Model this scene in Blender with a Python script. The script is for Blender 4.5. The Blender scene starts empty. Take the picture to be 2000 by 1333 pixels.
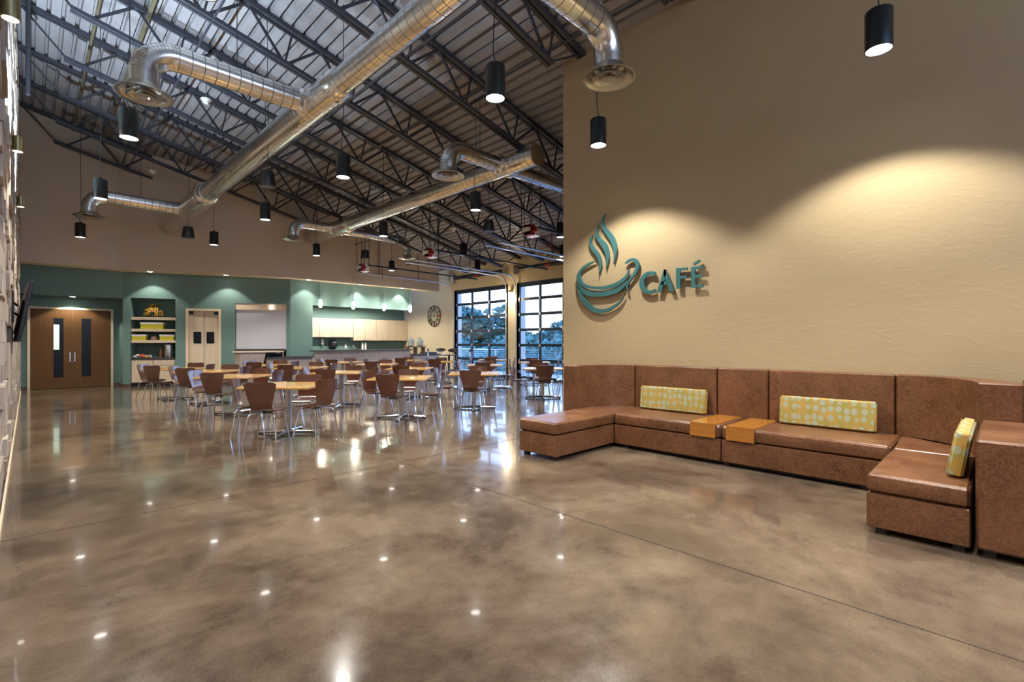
import bpy, bmesh, math, random
from mathutils import Vector, Matrix
PI = math.pi
EXPO = 1.32
SKY = 2.4
P_LAMP = 210
P_WALL = 230
P_DOWN = 48
P_UP = 500
CONE = 118
C = bpy.context.scene.collection
sc = bpy.context.scene
# ------------------------------------------------------------------ camera
FPX = 950.0
cam_d = bpy.data.cameras.new('camera')
cam_d.sensor_width = 36.0
cam_d.lens = FPX / 2000.0 * 36.0
cam_d.shift_y = 2.5 / 2000.0
cam_d.clip_start = 0.05
cam_d.clip_end = 300
cam = bpy.data.objects.new('camera', cam_d)
cam.location = (0, 0, 1.40)
cam.rotation_euler = (PI/2, 0, -math.atan2(945, FPX))
C.objects.link(cam)
sc.camera = cam
sc.view_settings.view_transform = 'Standard'
sc.view_settings.look = 'None'
sc.view_settings.exposure = EXPO
sc.view_settings.gamma = 1
sc.view_settings.use_curve_mapping = False
sc.cycles.use_denoising = True
sc.cycles.max_bounces = 9
sc.cycles.diffuse_bounces = 6
sc.cycles.glossy_bounces = 4
sc.cycles.transmission_bounces = 6
sc.cycles.sample_clamp_indirect = 6.0
sc.cycles.blur_glossy = 0.5
sc.cycles.caustics_reflective = False
sc.cycles.caustics_refractive = False
# ------------------------------------------------------------------ world: pale dusk sky
w = bpy.data.worlds.new('dusk_sky'); sc.world = w; w.use_nodes = True
nt = w.node_tree; bg = nt.nodes['Background']
tc = nt.nodes.new('ShaderNodeTexCoord'); sp = nt.nodes.new('ShaderNodeSeparateXYZ')
rp = nt.nodes.new('ShaderNodeValToRGB')
nt.links.new(tc.outputs['Generated'], sp.inputs[0]); nt.links.new(sp.outputs['Z'], rp.inputs[0]); nt.links.new(rp.outputs[0], bg.inputs[0])
rp.color_ramp.elements[0].position = 0.0; rp.color_ramp.elements[0].color = (0.62, 0.74, 1.0, 1)
rp.color_ramp.elements[1].position = 0.6; rp.color_ramp.elements[1].color = (0.20, 0.40, 1.0, 1)
e = rp.color_ramp.elements.new(0.13); e.color = (0.48, 0.66, 1.0, 1)
bg.inputs[1].default_value = SKY
# ------------------------------------------------------------------ lights (each sits at a lamp; the kitchen ceiling pair is added)
def spot(loc, power, cone=100, col=(1.0, 0.84, 0.62), blend=0.6, radius=0.07, target=None, nm='lamp_light'):
    l = bpy.data.lights.new(nm, 'SPOT'); l.energy = power; l.color = col
    l.spot_size = math.radians(cone); l.spot_blend = blend; l.shadow_soft_size = radius
    o = bpy.data.objects.new(nm, l); o.location = loc; C.objects.link(o)
    if target is not None:
        d = Vector(target) - Vector(loc); o.rotation_euler = d.to_track_quat('-Z', 'Y').to_euler()
    return o
def point(loc, power, col=(1.0, 0.84, 0.62), radius=0.05, nm='lamp_light'):
    l = bpy.data.lights.new(nm, 'POINT'); l.energy = power; l.color = col; l.shadow_soft_size = radius
    o = bpy.data.objects.new(nm, l); o.location = loc; C.objects.link(o); return o
# ------------------------------------------------------------------ materials
def mat(name, col, rough=0.5, metal=0.0, spec=0.5, coat=0.0, coatr=0.05):
    m = bpy.data.materials.new(name); m.use_nodes = True
    b = m.node_tree.nodes['Principled BSDF']
    b.inputs['Base Color'].default_value = (*col, 1); b.inputs['Roughness'].default_value = rough
    b.inputs['Metallic'].default_value = metal
    b.inputs['Specular IOR Level'].default_value = spec
    b.inputs['Coat Weight'].default_value = coat; b.inputs['Coat Roughness'].default_value = coatr
    return m
def N(m, t, **kw):
    n = m.node_tree.nodes.new(t)
    for k, v in kw.items():
        if k in n.inputs: n.inputs[k].default_value = v
        else: setattr(n, k, v)
    return n
def L(m, a, b): m.node_tree.links.new(a, b)
def bsdf(m): return m.node_tree.nodes['Principled BSDF']
def ramp(m, src, stops):
    r = N(m, 'ShaderNodeValToRGB'); L(m, src, r.inputs[0])
    els = r.color_ramp.elements
    while len(els) < len(stops): els.new(0.5)
    for e_, (p, c) in zip(els, stops): e_.position = p; e_.color = (*c, 1) if len(c) == 3 else c
    return r.outputs[0]
def coords(m, scale=(1, 1, 1), obj=True):
    t = N(m, 'ShaderNodeTexCoord'); mp = N(m, 'ShaderNodeMapping')
    mp.inputs['Scale'].default_value = scale
    L(m, t.outputs['Object' if obj else 'Generated'], mp.inputs[0]); return mp.outputs[0]
def noise(m, vec, scale, detail=4, rough=0.55, dist=0.0):
    n = N(m, 'ShaderNodeTexNoise'); n.inputs['Scale'].default_value = scale; n.inputs['Detail'].default_value = detail
    n.inputs['Roughness'].default_value = rough; n.inputs['Distortion'].default_value = dist
    L(m, vec, n.inputs['Vector']); return n.outputs['Fac']
def bump(m, h, strength=0.2, dist=0.01):
    b = N(m, 'ShaderNodeBump'); b.inputs['Strength'].default_value = strength; b.inputs['Distance'].default_value = dist
    L(m, h, b.inputs['Height']); L(m, b.outputs[0], bsdf(m).inputs['Normal']); return b
def emis(name, col, strength):
    m = mat(name, col, 0.4)
    b = bsdf(m); b.inputs['Emission Color'].default_value = (*col, 1); b.inputs['Emission Strength'].default_value = strength
    return m
def wall_mat(name, a, b_, bs=0.35):
    m = mat(name, a, 0.75, spec=0.25); v = coords(m)
    f = noise(m, v, 0.7, 5)
    L(m, ramp(m, f, [(0.3, a), (0.7, b_)]), bsdf(m).inputs['Base Color'])
    v2 = coords(m, (1, 1, 2.6)); h = noise(m, v2, 3.2, 6, 0.6, 1.2)
    bump(m, ramp(m, h, [(0.48, (0, 0, 0)), (0.62, (1, 1, 1))]), bs, 0.006)
    return m
M = {}
M['tan'] = wall_mat('tan_plaster', (0.43, 0.325, 0.18), (0.40, 0.30, 0.165), 0.17)
M['taupe'] = wall_mat('taupe_plaster', (0.64, 0.55, 0.44), (0.62, 0.53, 0.425), 0.05)
M['cream'] = wall_mat('cream_plaster', (0.66, 0.55, 0.37), (0.62, 0.515, 0.345), 0.05)
M['teal'] = wall_mat('teal_paint', (0.15, 0.245, 0.225), (0.14, 0.23, 0.215), 0.04)
M['soffit'] = mat('pale_soffit_paint', (0.75, 0.62, 0.45), 0.6)
M['baseboard'] = mat('dark_vinyl_base', (0.10, 0.07, 0.05), 0.45)
# polished stained concrete
m = M['floor'] = mat('polished_concrete', (0.2, 0.14, 0.09), 0.12, spec=0.65, coat=0.35, coatr=0.035)
v = coords(m, (1, 1, 1)); n1 = noise(m, v, 0.9, 7, 0.62, 0.4); n2 = noise(m, v, 5.0, 6, 0.65)
n3 = noise(m, v, 160.0, 2, 0.5); n4 = noise(m, v, 90.0, 6, 0.8)
mx = N(m, 'ShaderNodeMix', data_type='RGBA'); mx.inputs[0].default_value = 0.28
L(m, ramp(m, n1, [(0.38, (0.060, 0.041, 0.028)), (0.5, (0.128, 0.090, 0.060)), (0.62, (0.215, 0.160, 0.106))]), mx.inputs[6])
L(m, ramp(m, n2, [(0.35, (0.080, 0.056, 0.038)), (0.65, (0.22, 0.172, 0.118))]), mx.inputs[7])
mx2 = N(m, 'ShaderNodeMix', data_type='RGBA', blend_type='MULTIPLY'); mx2.inputs[0].default_value = 0.8
L(m, mx.outputs[2], mx2.inputs[6]); L(m, ramp(m, n4, [(0.38, (0.78, 0.76, 0.74)), (0.5, (1, 1, 1)), (0.62, (1.15, 1.12, 1.06))]), mx2.inputs[7])
mx3 = N(m, 'ShaderNodeMix', data_type='RGBA'); L(m, ramp(m, n3, [(0.70, (0, 0, 0)), (0.78, (0.5, 0.5, 0.5))]), mx3.inputs[0])
L(m, mx2.outputs[2], mx3.inputs[6]); mx3.inputs[7].default_value = (0.62, 0.50, 0.34, 1)
L(m, mx3.outputs[2], bsdf(m).inputs['Base Color'])
L(m, ramp(m, n2, [(0.3, (0.10,)*3), (0.7, (0.20,)*3)]), bsdf(m).inputs['Roughness'])
bump(m, noise(m, v, 1.7, 3), 0.05, 0.02)
M['joint'] = mat('saw_cut_joint', (0.035, 0.025, 0.018), 0.6)
M['deck'] = mat('painted_steel_deck', (0.20, 0.185, 0.185), 0.55, 0.25)
v = coords(M['deck'], (0.4, 0.05, 1)); L(M['deck'], ramp(M['deck'], noise(M['deck'], v, 6, 4), [(0.35, (0.27, 0.25, 0.25)), (0.65, (0.36, 0.345, 0.345))]), bsdf(M['deck']).inputs['Base Color'])
M['joist'] = mat('charcoal_joist_paint', (0.045, 0.046, 0.058), 0.38, 0.2)
m = M['duct'] = mat('galvanised_duct', (0.62, 0.60, 0.56), 0.27, 1.0)
v = coords(m, (1, 1, 1)); f = noise(m, v, 2.5, 4, 0.6); L(m, ramp(m, f, [(0.3, (0.76, 0.75, 0.71)), (0.7, (0.83, 0.82, 0.78))]), bsdf(m).inputs['Base Color'])
L(m, ramp(m, f, [(0.3, (0.17,)*3), (0.7, (0.25,)*3)]), bsdf(m).inputs['Roughness'])
M['seam'] = mat('duct_seam', (0.16, 0.155, 0.15), 0.45, 0.9)
M['diffuser'] = mat('spun_aluminium_diffuser', (0.52, 0.49, 0.43), 0.3, 1.0)
M['chrome'] = mat('chrome', (0.72, 0.74, 0.80), 0.12, 1.0)
M['steel'] = mat('brushed_steel', (0.55, 0.55, 0.55), 0.3, 1.0)
M['galv'] = mat('galvanised_track', (0.72, 0.75, 0.82), 0.3, 0.9)
M['black'] = mat('black_plastic', (0.012, 0.012, 0.014), 0.4)
M['blackmetal'] = mat('black_lamp_metal', (0.018, 0.022, 0.022), 0.3, 0.3)
M['frame'] = mat('dark_bronze_frame', (0.018, 0.03, 0.05), 0.35, 0.4)
M['brass'] = mat('bronze_sconce_metal', (0.30, 0.25, 0.13), 0.35, 0.9)
M['white'] = mat('white_plastic', (0.75, 0.74, 0.72), 0.4)
M['red'] = mat('red_panel', (0.42, 0.02, 0.03), 0.4)
M['dullpipe'] = mat('dull_tawny_pipe', (0.12, 0.10, 0.06), 0.5)
M['lens'] = emis('lamp_lens', (1.0, 0.96, 0.92), 9.0)
M['cap'] = emis('frosted_glass_glow', (1.0, 0.95, 0.86), 4.0)
def wood(name, a, b_, scale=(14, 1.2, 14), rough=0.35, coat=0.0, spec=0.5):
    m = mat(name, a, rough, coat=coat, spec=spec); v = coords(m, scale)
    f = noise(m, v, 2.0, 6, 0.6, 0.6)
    L(m, ramp(m, f, [(0.3, a), (0.7, b_)]), bsdf(m).inputs['Base Color']); return m
M['chairwood'] = wood('cherry_plywood', (0.085, 0.022, 0.010), (0.096, 0.027, 0.012), (6, 6, 1.0), 0.32, 0.8, 0.5); bsdf(M['chairwood']).inputs['Coat Roughness'].default_value = 0.12; bsdf(M['chairwood']).inputs['Coat IOR'].default_value = 1.85
M['tabletop'] = wood('honey_maple_top', (0.56, 0.31, 0.085), (0.64, 0.38, 0.12), (1.2, 12, 12), 0.25, 0.5)
M['traywood'] = wood('amber_wood_tray', (0.40, 0.15, 0.02), (0.50, 0.20, 0.03), (12, 1.2, 12), 0.22, 0.5)
M['palewood'] = wood('pale_ash_laminate', (0.60, 0.48, 0.34), (0.72, 0.60, 0.45), (16, 16, 0.8), 0.4)
M['greywood'] = wood('grey_ash_laminate', (0.36, 0.30, 0.27), (0.44, 0.38, 0.35), (14, 14, 0.8), 0.4)
M['doorwood'] = wood('walnut_door_veneer', (0.105, 0.050, 0.018), (0.145, 0.072, 0.027), (14, 14, 0.7), 0.5, 0, 0.2)
M['frames'] = mat('cream_door_frame', (0.72, 0.60, 0.42), 0.45)
M['counter'] = mat('dark_grey_counter', (0.055, 0.05, 0.05), 0.3)
M['darkvoid'] = mat('unlit_shade_black', (0.02, 0.02, 0.025), 0.6)  # near-black colour stands in for the shade of unlit rooms
M['shutter'] = mat('white_slat_shutter', (0.66, 0.66, 0.72), 0.4, 0.1)
m = M['leather'] = mat('cognac_leather', (0.2, 0.08, 0.03), 0.36, spec=0.5)
v = coords(m); f = noise(m, v, 3.0, 4); vor = noise(m, v, 8.0, 10, 0.8, 2.2)
mx = N(m, 'ShaderNodeMix', data_type='RGBA')
L(m, ramp(m, vor, [(0.483, (0, 0, 0)), (0.50, (0.95,)*3), (0.517, (0, 0, 0))]), mx.inputs[0])
L(m, ramp(m, f, [(0.35, (0.095, 0.037, 0.015)), (0.65, (0.155, 0.064, 0.027))]), mx.inputs[6]); mx.inputs[7].default_value = (0.34, 0.165, 0.075, 1)
L(m, mx.outputs[2], bsdf(m).inputs['Base Color']); bump(m, noise(m, v, 60, 4), 0.12, 0.004)
L(m, ramp(m, f, [(0.3, (0.28,)*3), (0.7, (0.42,)*3)]), bsdf(m).inputs['Roughness'])
m = M['pillow'] = mat('leaf_dot_fabric', (0.5, 0.4, 0.1), 0.8)
v = coords(m, (1, 1, 0.8)); vo = N(m, 'ShaderNodeTexVoronoi'); vo.inputs['Scale'].default_value = 13.5; vo.inputs['Randomness'].default_value = 0.45; L(m, v, vo.inputs['Vector'])
mx = N(m, 'ShaderNodeMix', data_type='RGBA')
L(m, ramp(m, vo.outputs['Distance'], [(0.36, (1, 1, 1)), (0.40, (0, 0, 0))]), mx.inputs[0])
L(m, ramp(m, noise(m, v, 14, 3), [(0.4, (0.33, 0.28, 0.06)), (0.6, (0.46, 0.28, 0.06))]), mx.inputs[6]); mx.inputs[7].default_value = (0.36, 0.38, 0.24, 1)
L(m, mx.outputs[2], bsdf(m).inputs['Base Color'])
m = M['basket'] = mat('lime_woven_basket', (0.6, 0.5, 0.02), 0.6)
v = coords(m); wv = N(m, 'ShaderNodeTexWave'); wv.inputs['Scale'].default_value = 25; wv.inputs['Distortion'].default_value = 4; wv.bands_direction = 'Z'; L(m, v, wv.inputs[0])
L(m, ramp(m, wv.outputs[0], [(0.2, (0.40, 0.36, 0.01)), (0.7, (0.74, 0.66, 0.03))]), bsdf(m).inputs['Base Color'])
M['linen'] = mat('white_linen', (0.78, 0.76, 0.70), 0.8)
M['signteal'] = mat('teal_sign_metal', (0.055, 0.17, 0.165), 0.35, 0.3)
M['clockmetal'] = mat('bronze_clock_metal', (0.08, 0.07, 0.035), 0.5, 0.5)
m = M['glass'] = bpy.data.materials.new('window_glass'); m.use_nodes = True
nt = m.node_tree; nt.nodes.clear()
o = nt.nodes.new('ShaderNodeOutputMaterial'); mxs = nt.nodes.new('ShaderNodeMixShader'); tr = nt.nodes.new('ShaderNodeBsdfTransparent'); gl = nt.nodes.new('ShaderNodeBsdfGlossy')
tr.inputs[0].default_value = (0.93, 0.97, 1.0, 1); gl.inputs[1].default_value = 0.02; mxs.inputs[0].default_value = 0.07
nt.links.new(tr.outputs[0], mxs.inputs[1]); nt.links.new(gl.outputs[0], mxs.inputs[2]); nt.links.new(mxs.outputs[0], o.inputs[0])
M['doorglass'] = mat('dark_vision_glass', (0.012, 0.014, 0.02), 0.25, spec=0.2)
M['jar'] = mat('clear_jar', (0.62, 0.68, 0.60), 0.08); bsdf(M['jar']).inputs['Transmission Weight'].default_value = 0.6
M['darkwood'] = wood('dark_stand_wood', (0.12, 0.045, 0.018), (0.18, 0.075, 0.03), (8, 8, 8), 0.4)
M['leaf'] = mat('tree_leaves', (0.045, 0.125, 0.095), 0.7)  # blue-green lean in both leaf colours stands in for distance haze
M['leaf2'] = mat('pale_tree_leaves', (0.06, 0.165, 0.13), 0.7)
M['bark'] = mat('bark', (0.06, 0.045, 0.03), 0.8)
M['terrace'] = mat('terrace_concrete', (0.42, 0.40, 0.38), 0.7)
m = M['brick'] = mat('pale_block_masonry', (0.62, 0.62, 0.62), 0.8)
v = coords(m, (1, 1, 1)); br = N(m, 'ShaderNodeTexBrick'); br.inputs['Scale'].default_value = 1.6
br.inputs['Color1'].default_value = (0.60, 0.60, 0.62, 1); br.inputs['Color2'].default_value = (0.52, 0.52, 0.55, 1); br.inputs['Mortar'].default_value = (0.32, 0.32, 0.34, 1); br.inputs['Mortar Size'].default_value = 0.015
rotn = N(m, 'ShaderNodeMapping'); rotn.inputs['Rotation'].default_value = (PI/2, 0, 0); L(m, v, rotn.inputs[0]); L(m, rotn.outputs[0], br.inputs[0]); L(m, br.outputs[0], bsdf(m).inputs['Base Color'])
M['bronzewood'] = wood('dark_stool_back', (0.04, 0.03, 0.025), (0.06, 0.045, 0.035), (3, 8, 8), 0.3, 0.4)
for i_, c_ in enumerate([(0.50, 0.42, 0.34), (0.42, 0.36, 0.32), (0.58, 0.50, 0.42), (0.34, 0.27, 0.21)]):
    M['stone%d' % i_] = mat(['warm', 'grey', 'pale', 'umber'][i_] + '_wall_block', c_, 0.5)
# ------------------------------------------------------------------ mesh helpers
def finish(bm, name, mats, parent=None, smooth=False, wn=False):
    bmesh.ops.recalc_face_normals(bm, faces=bm.faces)
    me = bpy.data.meshes.new(name); bm.to_mesh(me); bm.free()
    for mm in (mats if isinstance(mats, (list, tuple)) else [mats]): me.materials.append(mm)
    if smooth:
        me.shade_smooth()
        if not wn: me.set_sharp_from_angle(angle=math.radians(40))
    o_ = bpy.data.objects.new(name, me); C.objects.link(o_)
    if parent: o_.parent = parent
    if wn: o_.modifiers.new('weighted', 'WEIGHTED_NORMAL')
    return o_
def box(bm, x0, x1, y0, y1, z0, z1, T=None, mi=0):
    vs = [(x, y, z) for x in (x0, x1) for y in (y0, y1) for z in (z0, z1)]
    if T: vs = [T(*p) for p in vs]
    v_ = [bm.verts.new(p) for p in vs]
    for q in ((0, 1, 3, 2), (4, 6, 7, 5), (0, 4, 5, 1), (2, 3, 7, 6), (0, 2, 6, 4), (1, 5, 7, 3)):
        f_ = bm.faces.new([v_[i] for i in q]); f_.material_index = mi
def bx(name, mats, dims, parent=None, T=None, bev=0.0, seg=2):
    bm = bmesh.new(); box(bm, *dims, T=T)
    if bev: bmesh.ops.bevel(bm, geom=bm.edges[:], offset=bev, segments=seg, affect='EDGES')
    return finish(bm, name, mats, parent, bool(bev), bool(bev))
def tube(bm, path, r, seg=10, caps=True, closed=False, mi=0):
    P = [Vector(p) for p in path]; n = len(P); rr = r if isinstance(r, (list, tuple)) else [r]*n
    rings = []; up = None
    for i in range(n):
        if closed: t = (P[(i+1) % n] - P[i-1])
        else: t = (P[min(i+1, n-1)] - P[max(i-1, 0)])
        t.normalize()
        if up is None:
            up = Vector((0, 0, 1)) if abs(t.z) < 0.9 else Vector((1, 0, 0))
        a = t.cross(up)
        if a.length < 1e-6: a = t.cross(Vector((0, 1, 0)))
        a.normalize(); up = a.cross(t).normalized()
        rings.append([bm.verts.new(P[i] + (a*math.cos(2*PI*k/seg) + up*math.sin(2*PI*k/seg))*rr[i]) for k in range(seg)])
    m_ = n if closed else n-1
    for i in range(m_):
        A, B = rings[i], rings[(i+1) % n]
        for k in range(seg):
            f_ = bm.faces.new([A[k], A[(k+1) % seg], B[(k+1) % seg], B[k]]); f_.material_index = mi
    if caps and not closed:
        for R_ in (rings[0], rings[-1][::-1]):
            f_ = bm.faces.new(R_); f_.material_index = mi
def tb(name, mats, path, r, parent=None, seg=10, closed=False):
    bm = bmesh.new(); tube(bm, path, r, seg, closed=closed); return finish(bm, name, mats, parent, True)
def lathe(bm, prof, cx=0, cy=0, seg=24, mi=0):
    rings = []
    for r, z in prof:
        if r < 1e-5: rings.append([bm.verts.new((cx, cy, z))])
        else: rings.append([bm.verts.new((cx + r*math.cos(2*PI*k/seg), cy + r*math.sin(2*PI*k/seg), z)) for k in range(seg)])
    for A, B in zip(rings, rings[1:]):
        for k in range(seg):
            q = [A[k % len(A)], A[(k+1) % len(A)], B[(k+1) % len(B)], B[k % len(B)]]
            q2 = [];  [q2.append(x) for x in q if x not in q2]
            if len(q2) > 2:
                f_ = bm.faces.new(q2); f_.material_index = mi
def lt(name, mats, prof, parent=None, cx=0, cy=0, seg=24):
    bm = bmesh.new(); lathe(bm, prof, cx, cy, seg); return finish(bm, name, mats, parent, True)
def prism(bm, pts, z0, z1, T=None, mi=0):
    T = T or (lambda x, y, z: (x, y, z))
    a = [bm.verts.new(T(x, y, z0)) for x, y in pts]; b = [bm.verts.new(T(x, y, z1)) for x, y in pts]
    fs = [bm.faces.new(a[::-1]), bm.faces.new(b)]; n = len(pts)
    for i in range(n): fs.append(bm.faces.new([a[i], a[(i+1) % n], b[(i+1) % n], b[i]]))
    for f_ in fs: f_.material_index = mi
def pz(name, mats, pts, z0, z1, parent=None, T=None, bev=0.0, smooth=False):
    bm = bmesh.new(); prism(bm, pts, z0, z1, T)
    if bev: bmesh.ops.bevel(bm, geom=bm.edges[:], offset=bev, segments=2, affect='EDGES')
    return finish(bm, name, mats, parent, smooth or bool(bev), bool(bev))
def thing(name, label, cat, loc=(0, 0, 0), rz=0, group=None):
    o_ = bpy.data.objects.new(name, None); C.objects.link(o_); o_.empty_display_size = 0.1
    o_.location = loc; o_.rotation_euler = (0, 0, rz); o_['label'] = label; o_['category'] = cat
    if group: o_['group'] = group
    return o_
def tag(o_, label, cat, group=None, kind=None):
    o_['label'] = label; o_['category'] = cat
    if group: o_['group'] = group
    if kind: o_['kind'] = kind
    return o_
def struct(o_): o_['kind'] = 'structure'; return o_
KIDS = {}
def dup(root, loc, rz, label, group=None):
    kids = KIDS.get(root.name)
    if kids is None:
        kids = [(c, [g for g in c.children]) for c in root.children]; KIDS[root.name] = kids
    r = root.copy(); C.objects.link(r); r.location = loc; r.rotation_euler = (0, 0, rz); r['label'] = label
    if group: r['group'] = group
    for c0, gs in kids:
        c = c0.copy(); C.objects.link(c); c.parent = r
        for g0 in gs:
            g = g0.copy(); C.objects.link(g); g.parent = c
    return r
# ------------------------------------------------------------------ setting
ROOF0, SL = 7.78, 0.237
def roofz(x): return ROOF0 - SL*x
bm = bmesh.new(); box(bm, -0.4, 13.45, -5, 21.2, -0.12, 0); struct(finish(bm, 'floor', M['floor']))
bm = bmesh.new(); box(bm, 3.086, 3.094, -5, 16.5, 0.0, 0.0015); struct(finish(bm, 'trim_1', M['joint']))
bm = bmesh.new(); box(bm, -0.15, 6.5, 4.944, 4.951, 0.0, 0.0015); struct(finish(bm, 'trim_2', M['joint']))
# roof deck: fluted steel, flutes running along the room
bm = bmesh.new(); pts = []; x = -0.5; pitch = 0.2032; dd = 0.075
while x < 13.6:
    for dx, up in ((0, 0), (0.135, 0), (0.15, 1), (0.188, 1)): pts.append((x+dx, roofz(x+dx) + up*dd))
    x += pitch
A = [bm.verts.new((px, -5, pz_)) for px, pz_ in pts]; B = [bm.verts.new((px, 20.6, pz_)) for px, pz_ in pts]
for i in range(len(pts)-1): bm.faces.new([A[i], A[i+1], B[i+1], B[i]])
struct(finish(bm, 'ceiling', M['deck']))
bm = bmesh.new(); x0, x1 = -0.55, 13.65
vs = [bm.verts.new(p) for p in [(x0, -5, roofz(x0)+0.09), (x1, -5, roofz(x1)+0.09), (x1, 20.6, roofz(x1)+0.09), (x0, 20.6, roofz(x0)+0.09), (x0, -5, roofz(x0)+0.25), (x1, -5, roofz(x1)+0.25), (x1, 20.6, roofz(x1)+0.25), (x0, 20.6, roofz(x0)+0.25)]]
for q in ((0, 1, 2, 3), (4, 7, 6, 5), (0, 4, 5, 1), (1, 5, 6, 2), (2, 6, 7, 3), (3, 7, 4, 0)): bm.faces.new([vs[i] for i in q])
struct(finish(bm, 'roof_slab', M['terrace'])); bpy.data.objects['roof_slab'].name = 'ceiling_slab'
# left wall of projecting blocks
random.seed(5)
bm = bmesh.new(); box(bm, -0.5, -0.215, -5, 20.3, 0, roofz(-0.35))
z = 0.0; row = 0
while z < 7.55:
    y = 1.0 - random.random()*0.5
    while y < 19.9:
        ln = random.choice([0.2, 0.4, 0.4, 0.6]); pr_ = random.choice([0.0, 0.02, 0.03, 0.045, 0.06, 0.06])
        y1 = min(y+ln, 20.0)
        box(bm, -0.22, -0.212+pr_ , y+0.002, y1-0.002, z+0.002, min(z+0.198, 7.6)-0.002, mi=random.choice([0, 0, 1, 2, 2, 3]))
        y = y1
    z += 0.2; row += 1
struct(finish(bm, 'wall_left', [M['stone0'], M['stone1'], M['stone2'], M['stone3']]))
# cafe wall (right), its return, and the window wall
def wallbox(name, m_, *d):
    bm = bmesh.new(); box(bm, *d); return struct(finish(bm, name, m_))
bm = bmesh.new()
for (xa, xb, ya, yb) in ((6.55, 6.75, -5, 5.33), (6.75, 13.3, 5.13, 5.33)):
    vs = [bm.verts.new(p) for p in [(xa, ya, 0), (xb, ya, 0), (xb, yb, 0), (xa, yb, 0), (xa, ya, roofz(xa)+.03), (xb, ya, roofz(xb)+.03), (xb, yb, roofz(xb)+.03), (xa, yb, roofz(xa)+.03)]]
    for q in ((0, 3, 2, 1), (4, 5, 6, 7), (0, 1, 5, 4), (1, 2, 6, 5), (2, 3, 7, 6), (3, 0, 4, 7)): bm.faces.new([vs[i] for i in q])
struct(finish(bm, 'wall_right', M['tan']))
XW = 13.3; DOORS = [(13.65, 16.9), (9.75, 13.05), (5.85, 9.15)]; DT = 3.68
bm = bmesh.new(); zt = roofz(XW)+0.05
ys = [5.33, 5.85, 9.15, 9.75, 13.05, 13.65, 16.9, 21.2]
for i in range(0, 8, 2): box(bm, XW, XW+0.22, ys[i], ys[i+1], 0, zt)
for a, b in DOORS: box(bm, XW, XW+0.22, a, b, DT, zt)
struct(finish(bm, 'wall_window', M['cream']))
bm = bmesh.new()
for a, b in ((9.15, 9.75), (13.05, 13.65), (16.9, 20.9)): box(bm, XW-0.015, XW, a, b, 0, 0.1)
struct(finish(bm, 'baseboard_window', M['baseboard']))
# far upper bulkhead, folded in plan
BH = [(-0.45, 18.69), (1.93, 18.69), (6.12, 16.98), (12.5, 17.0)]
def strip(bm, pl, zb, ztop, th, mi=0, mi_bot=None):
    n = len(pl); nrm = []
    for i in range(n):
        a = Vector(pl[max(i-1, 0)]); b = Vector(pl[min(i+1, n-1)]); d = (b-a).normalized(); nrm.append(Vector((-d.y, d.x)))
    f = [(bm.verts.new((x, y, zb)), bm.verts.new((x, y, ztop(x)))) for x, y in pl]
    g = [(bm.verts.new((x+nn.x*th, y+nn.y*th, zb)), bm.verts.new((x+nn.x*th, y+nn.y*th, ztop(x)))) for (x, y), nn in zip(pl, nrm)]
    for i in range(n-1):
        bm.faces.new([f[i][0], f[i+1][0], f[i+1][1], f[i][1]]).material_index = mi
        bm.faces.new([g[i][0], g[i][1], g[i+1][1], g[i+1][0]]).material_index = mi
        bm.faces.new([f[i][0], g[i][0], g[i+1][0], f[i+1][0]]).material_index = mi if mi_bot is None else mi_bot
        bm.faces.new([f[i][1], f[i+1][1], g[i+1][1], g[i][1]]).material_index = mi
    for k in (0, n-1): bm.faces.new([f[k][0], f[k][1], g[k][1], g[k][0]]).material_index = mi
bm = bmesh.new(); strip(bm, BH, 3.59, lambda x: roofz(x)+0.02, 0.75, 0, 1)
struct(finish(bm, 'wall_upper', [M['taupe'], M['soffit']]))
# teal wall, facet A header + recess
bm = bmesh.new()
box(bm, -0.3, 2.09, 19.25, 19.4, 2.77, 3.63)
box(bm, -0.3, 2.3, 20.052, 20.2, 0, 3.0)          # recess back
box(bm, -0.3, 2.09, 19.4, 20.05, 2.77, 2.9)      # recess ceiling
box(bm, 2.09, 2.2, 19.3, 20.05, 0, 2.9)           # recess side
struct(finish(bm, 'wall_recess', M['teal']))
UX, UY = 0.9207, -0.3903
def TB(s, d, z): return (2.09 + UX*s + 0.3903*d, 19.25 + UY*s + 0.9207*d, z)
bm = bmesh.new()
for (s0, s1, z0, z1) in ((0, 0.188, 0, 3.63), (0.188, 1.375, 2.79, 3.63), (1.375, 1.70, 0, 3.63), (1.70, 2.61, 2.45, 3.63), (2.61, 3.06, 0, 3.63), (3.06, 4.66, 2.72, 3.63), (4.66, 4.74, 0, 3.63)):
    box(bm, s0, s1, 0, 0.12, z0, z1, T=TB)
# niche shell
box(bm, 0.13, 1.43, 0.56, 0.62, 0, 2.85, T=TB); box(bm, 0.13, 0.188, 0.12, 0.56, 0, 2.85, T=TB); box(bm, 1.375, 1.43, 0.12, 0.56, 0, 2.85, T=TB); box(bm, 0.188, 1.375, 0.12, 0.56, 2.79, 2.85, T=TB)
struct(finish(bm, 'wall_far', M['teal']))
bm = bmesh.new()   # dark backs behind shutter and door, added for shade and against stray sky
box(bm, 1.62, 2.72, 0.5, 0.56, 0, 2.8, T=TB); box(bm, 1.60, 1.66, 0.121, 0.5, 0, 2.8, T=TB); box(bm, 2.66, 2.72, 0.121, 0.5, 0, 2.8, T=TB); box(bm, 3.0, 4.72, 0.5, 0.56, 0, 2.8, T=TB); box(bm, 3.0, 3.06, 0.12, 0.5, 0, 2.8, T=TB); box(bm, 4.66, 4.72, 0.12, 0.5, 0, 2.8, T=TB); box(bm, 3.0, 4.72, 0.12, 0.5, 2.74, 2.8, T=TB)
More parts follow.
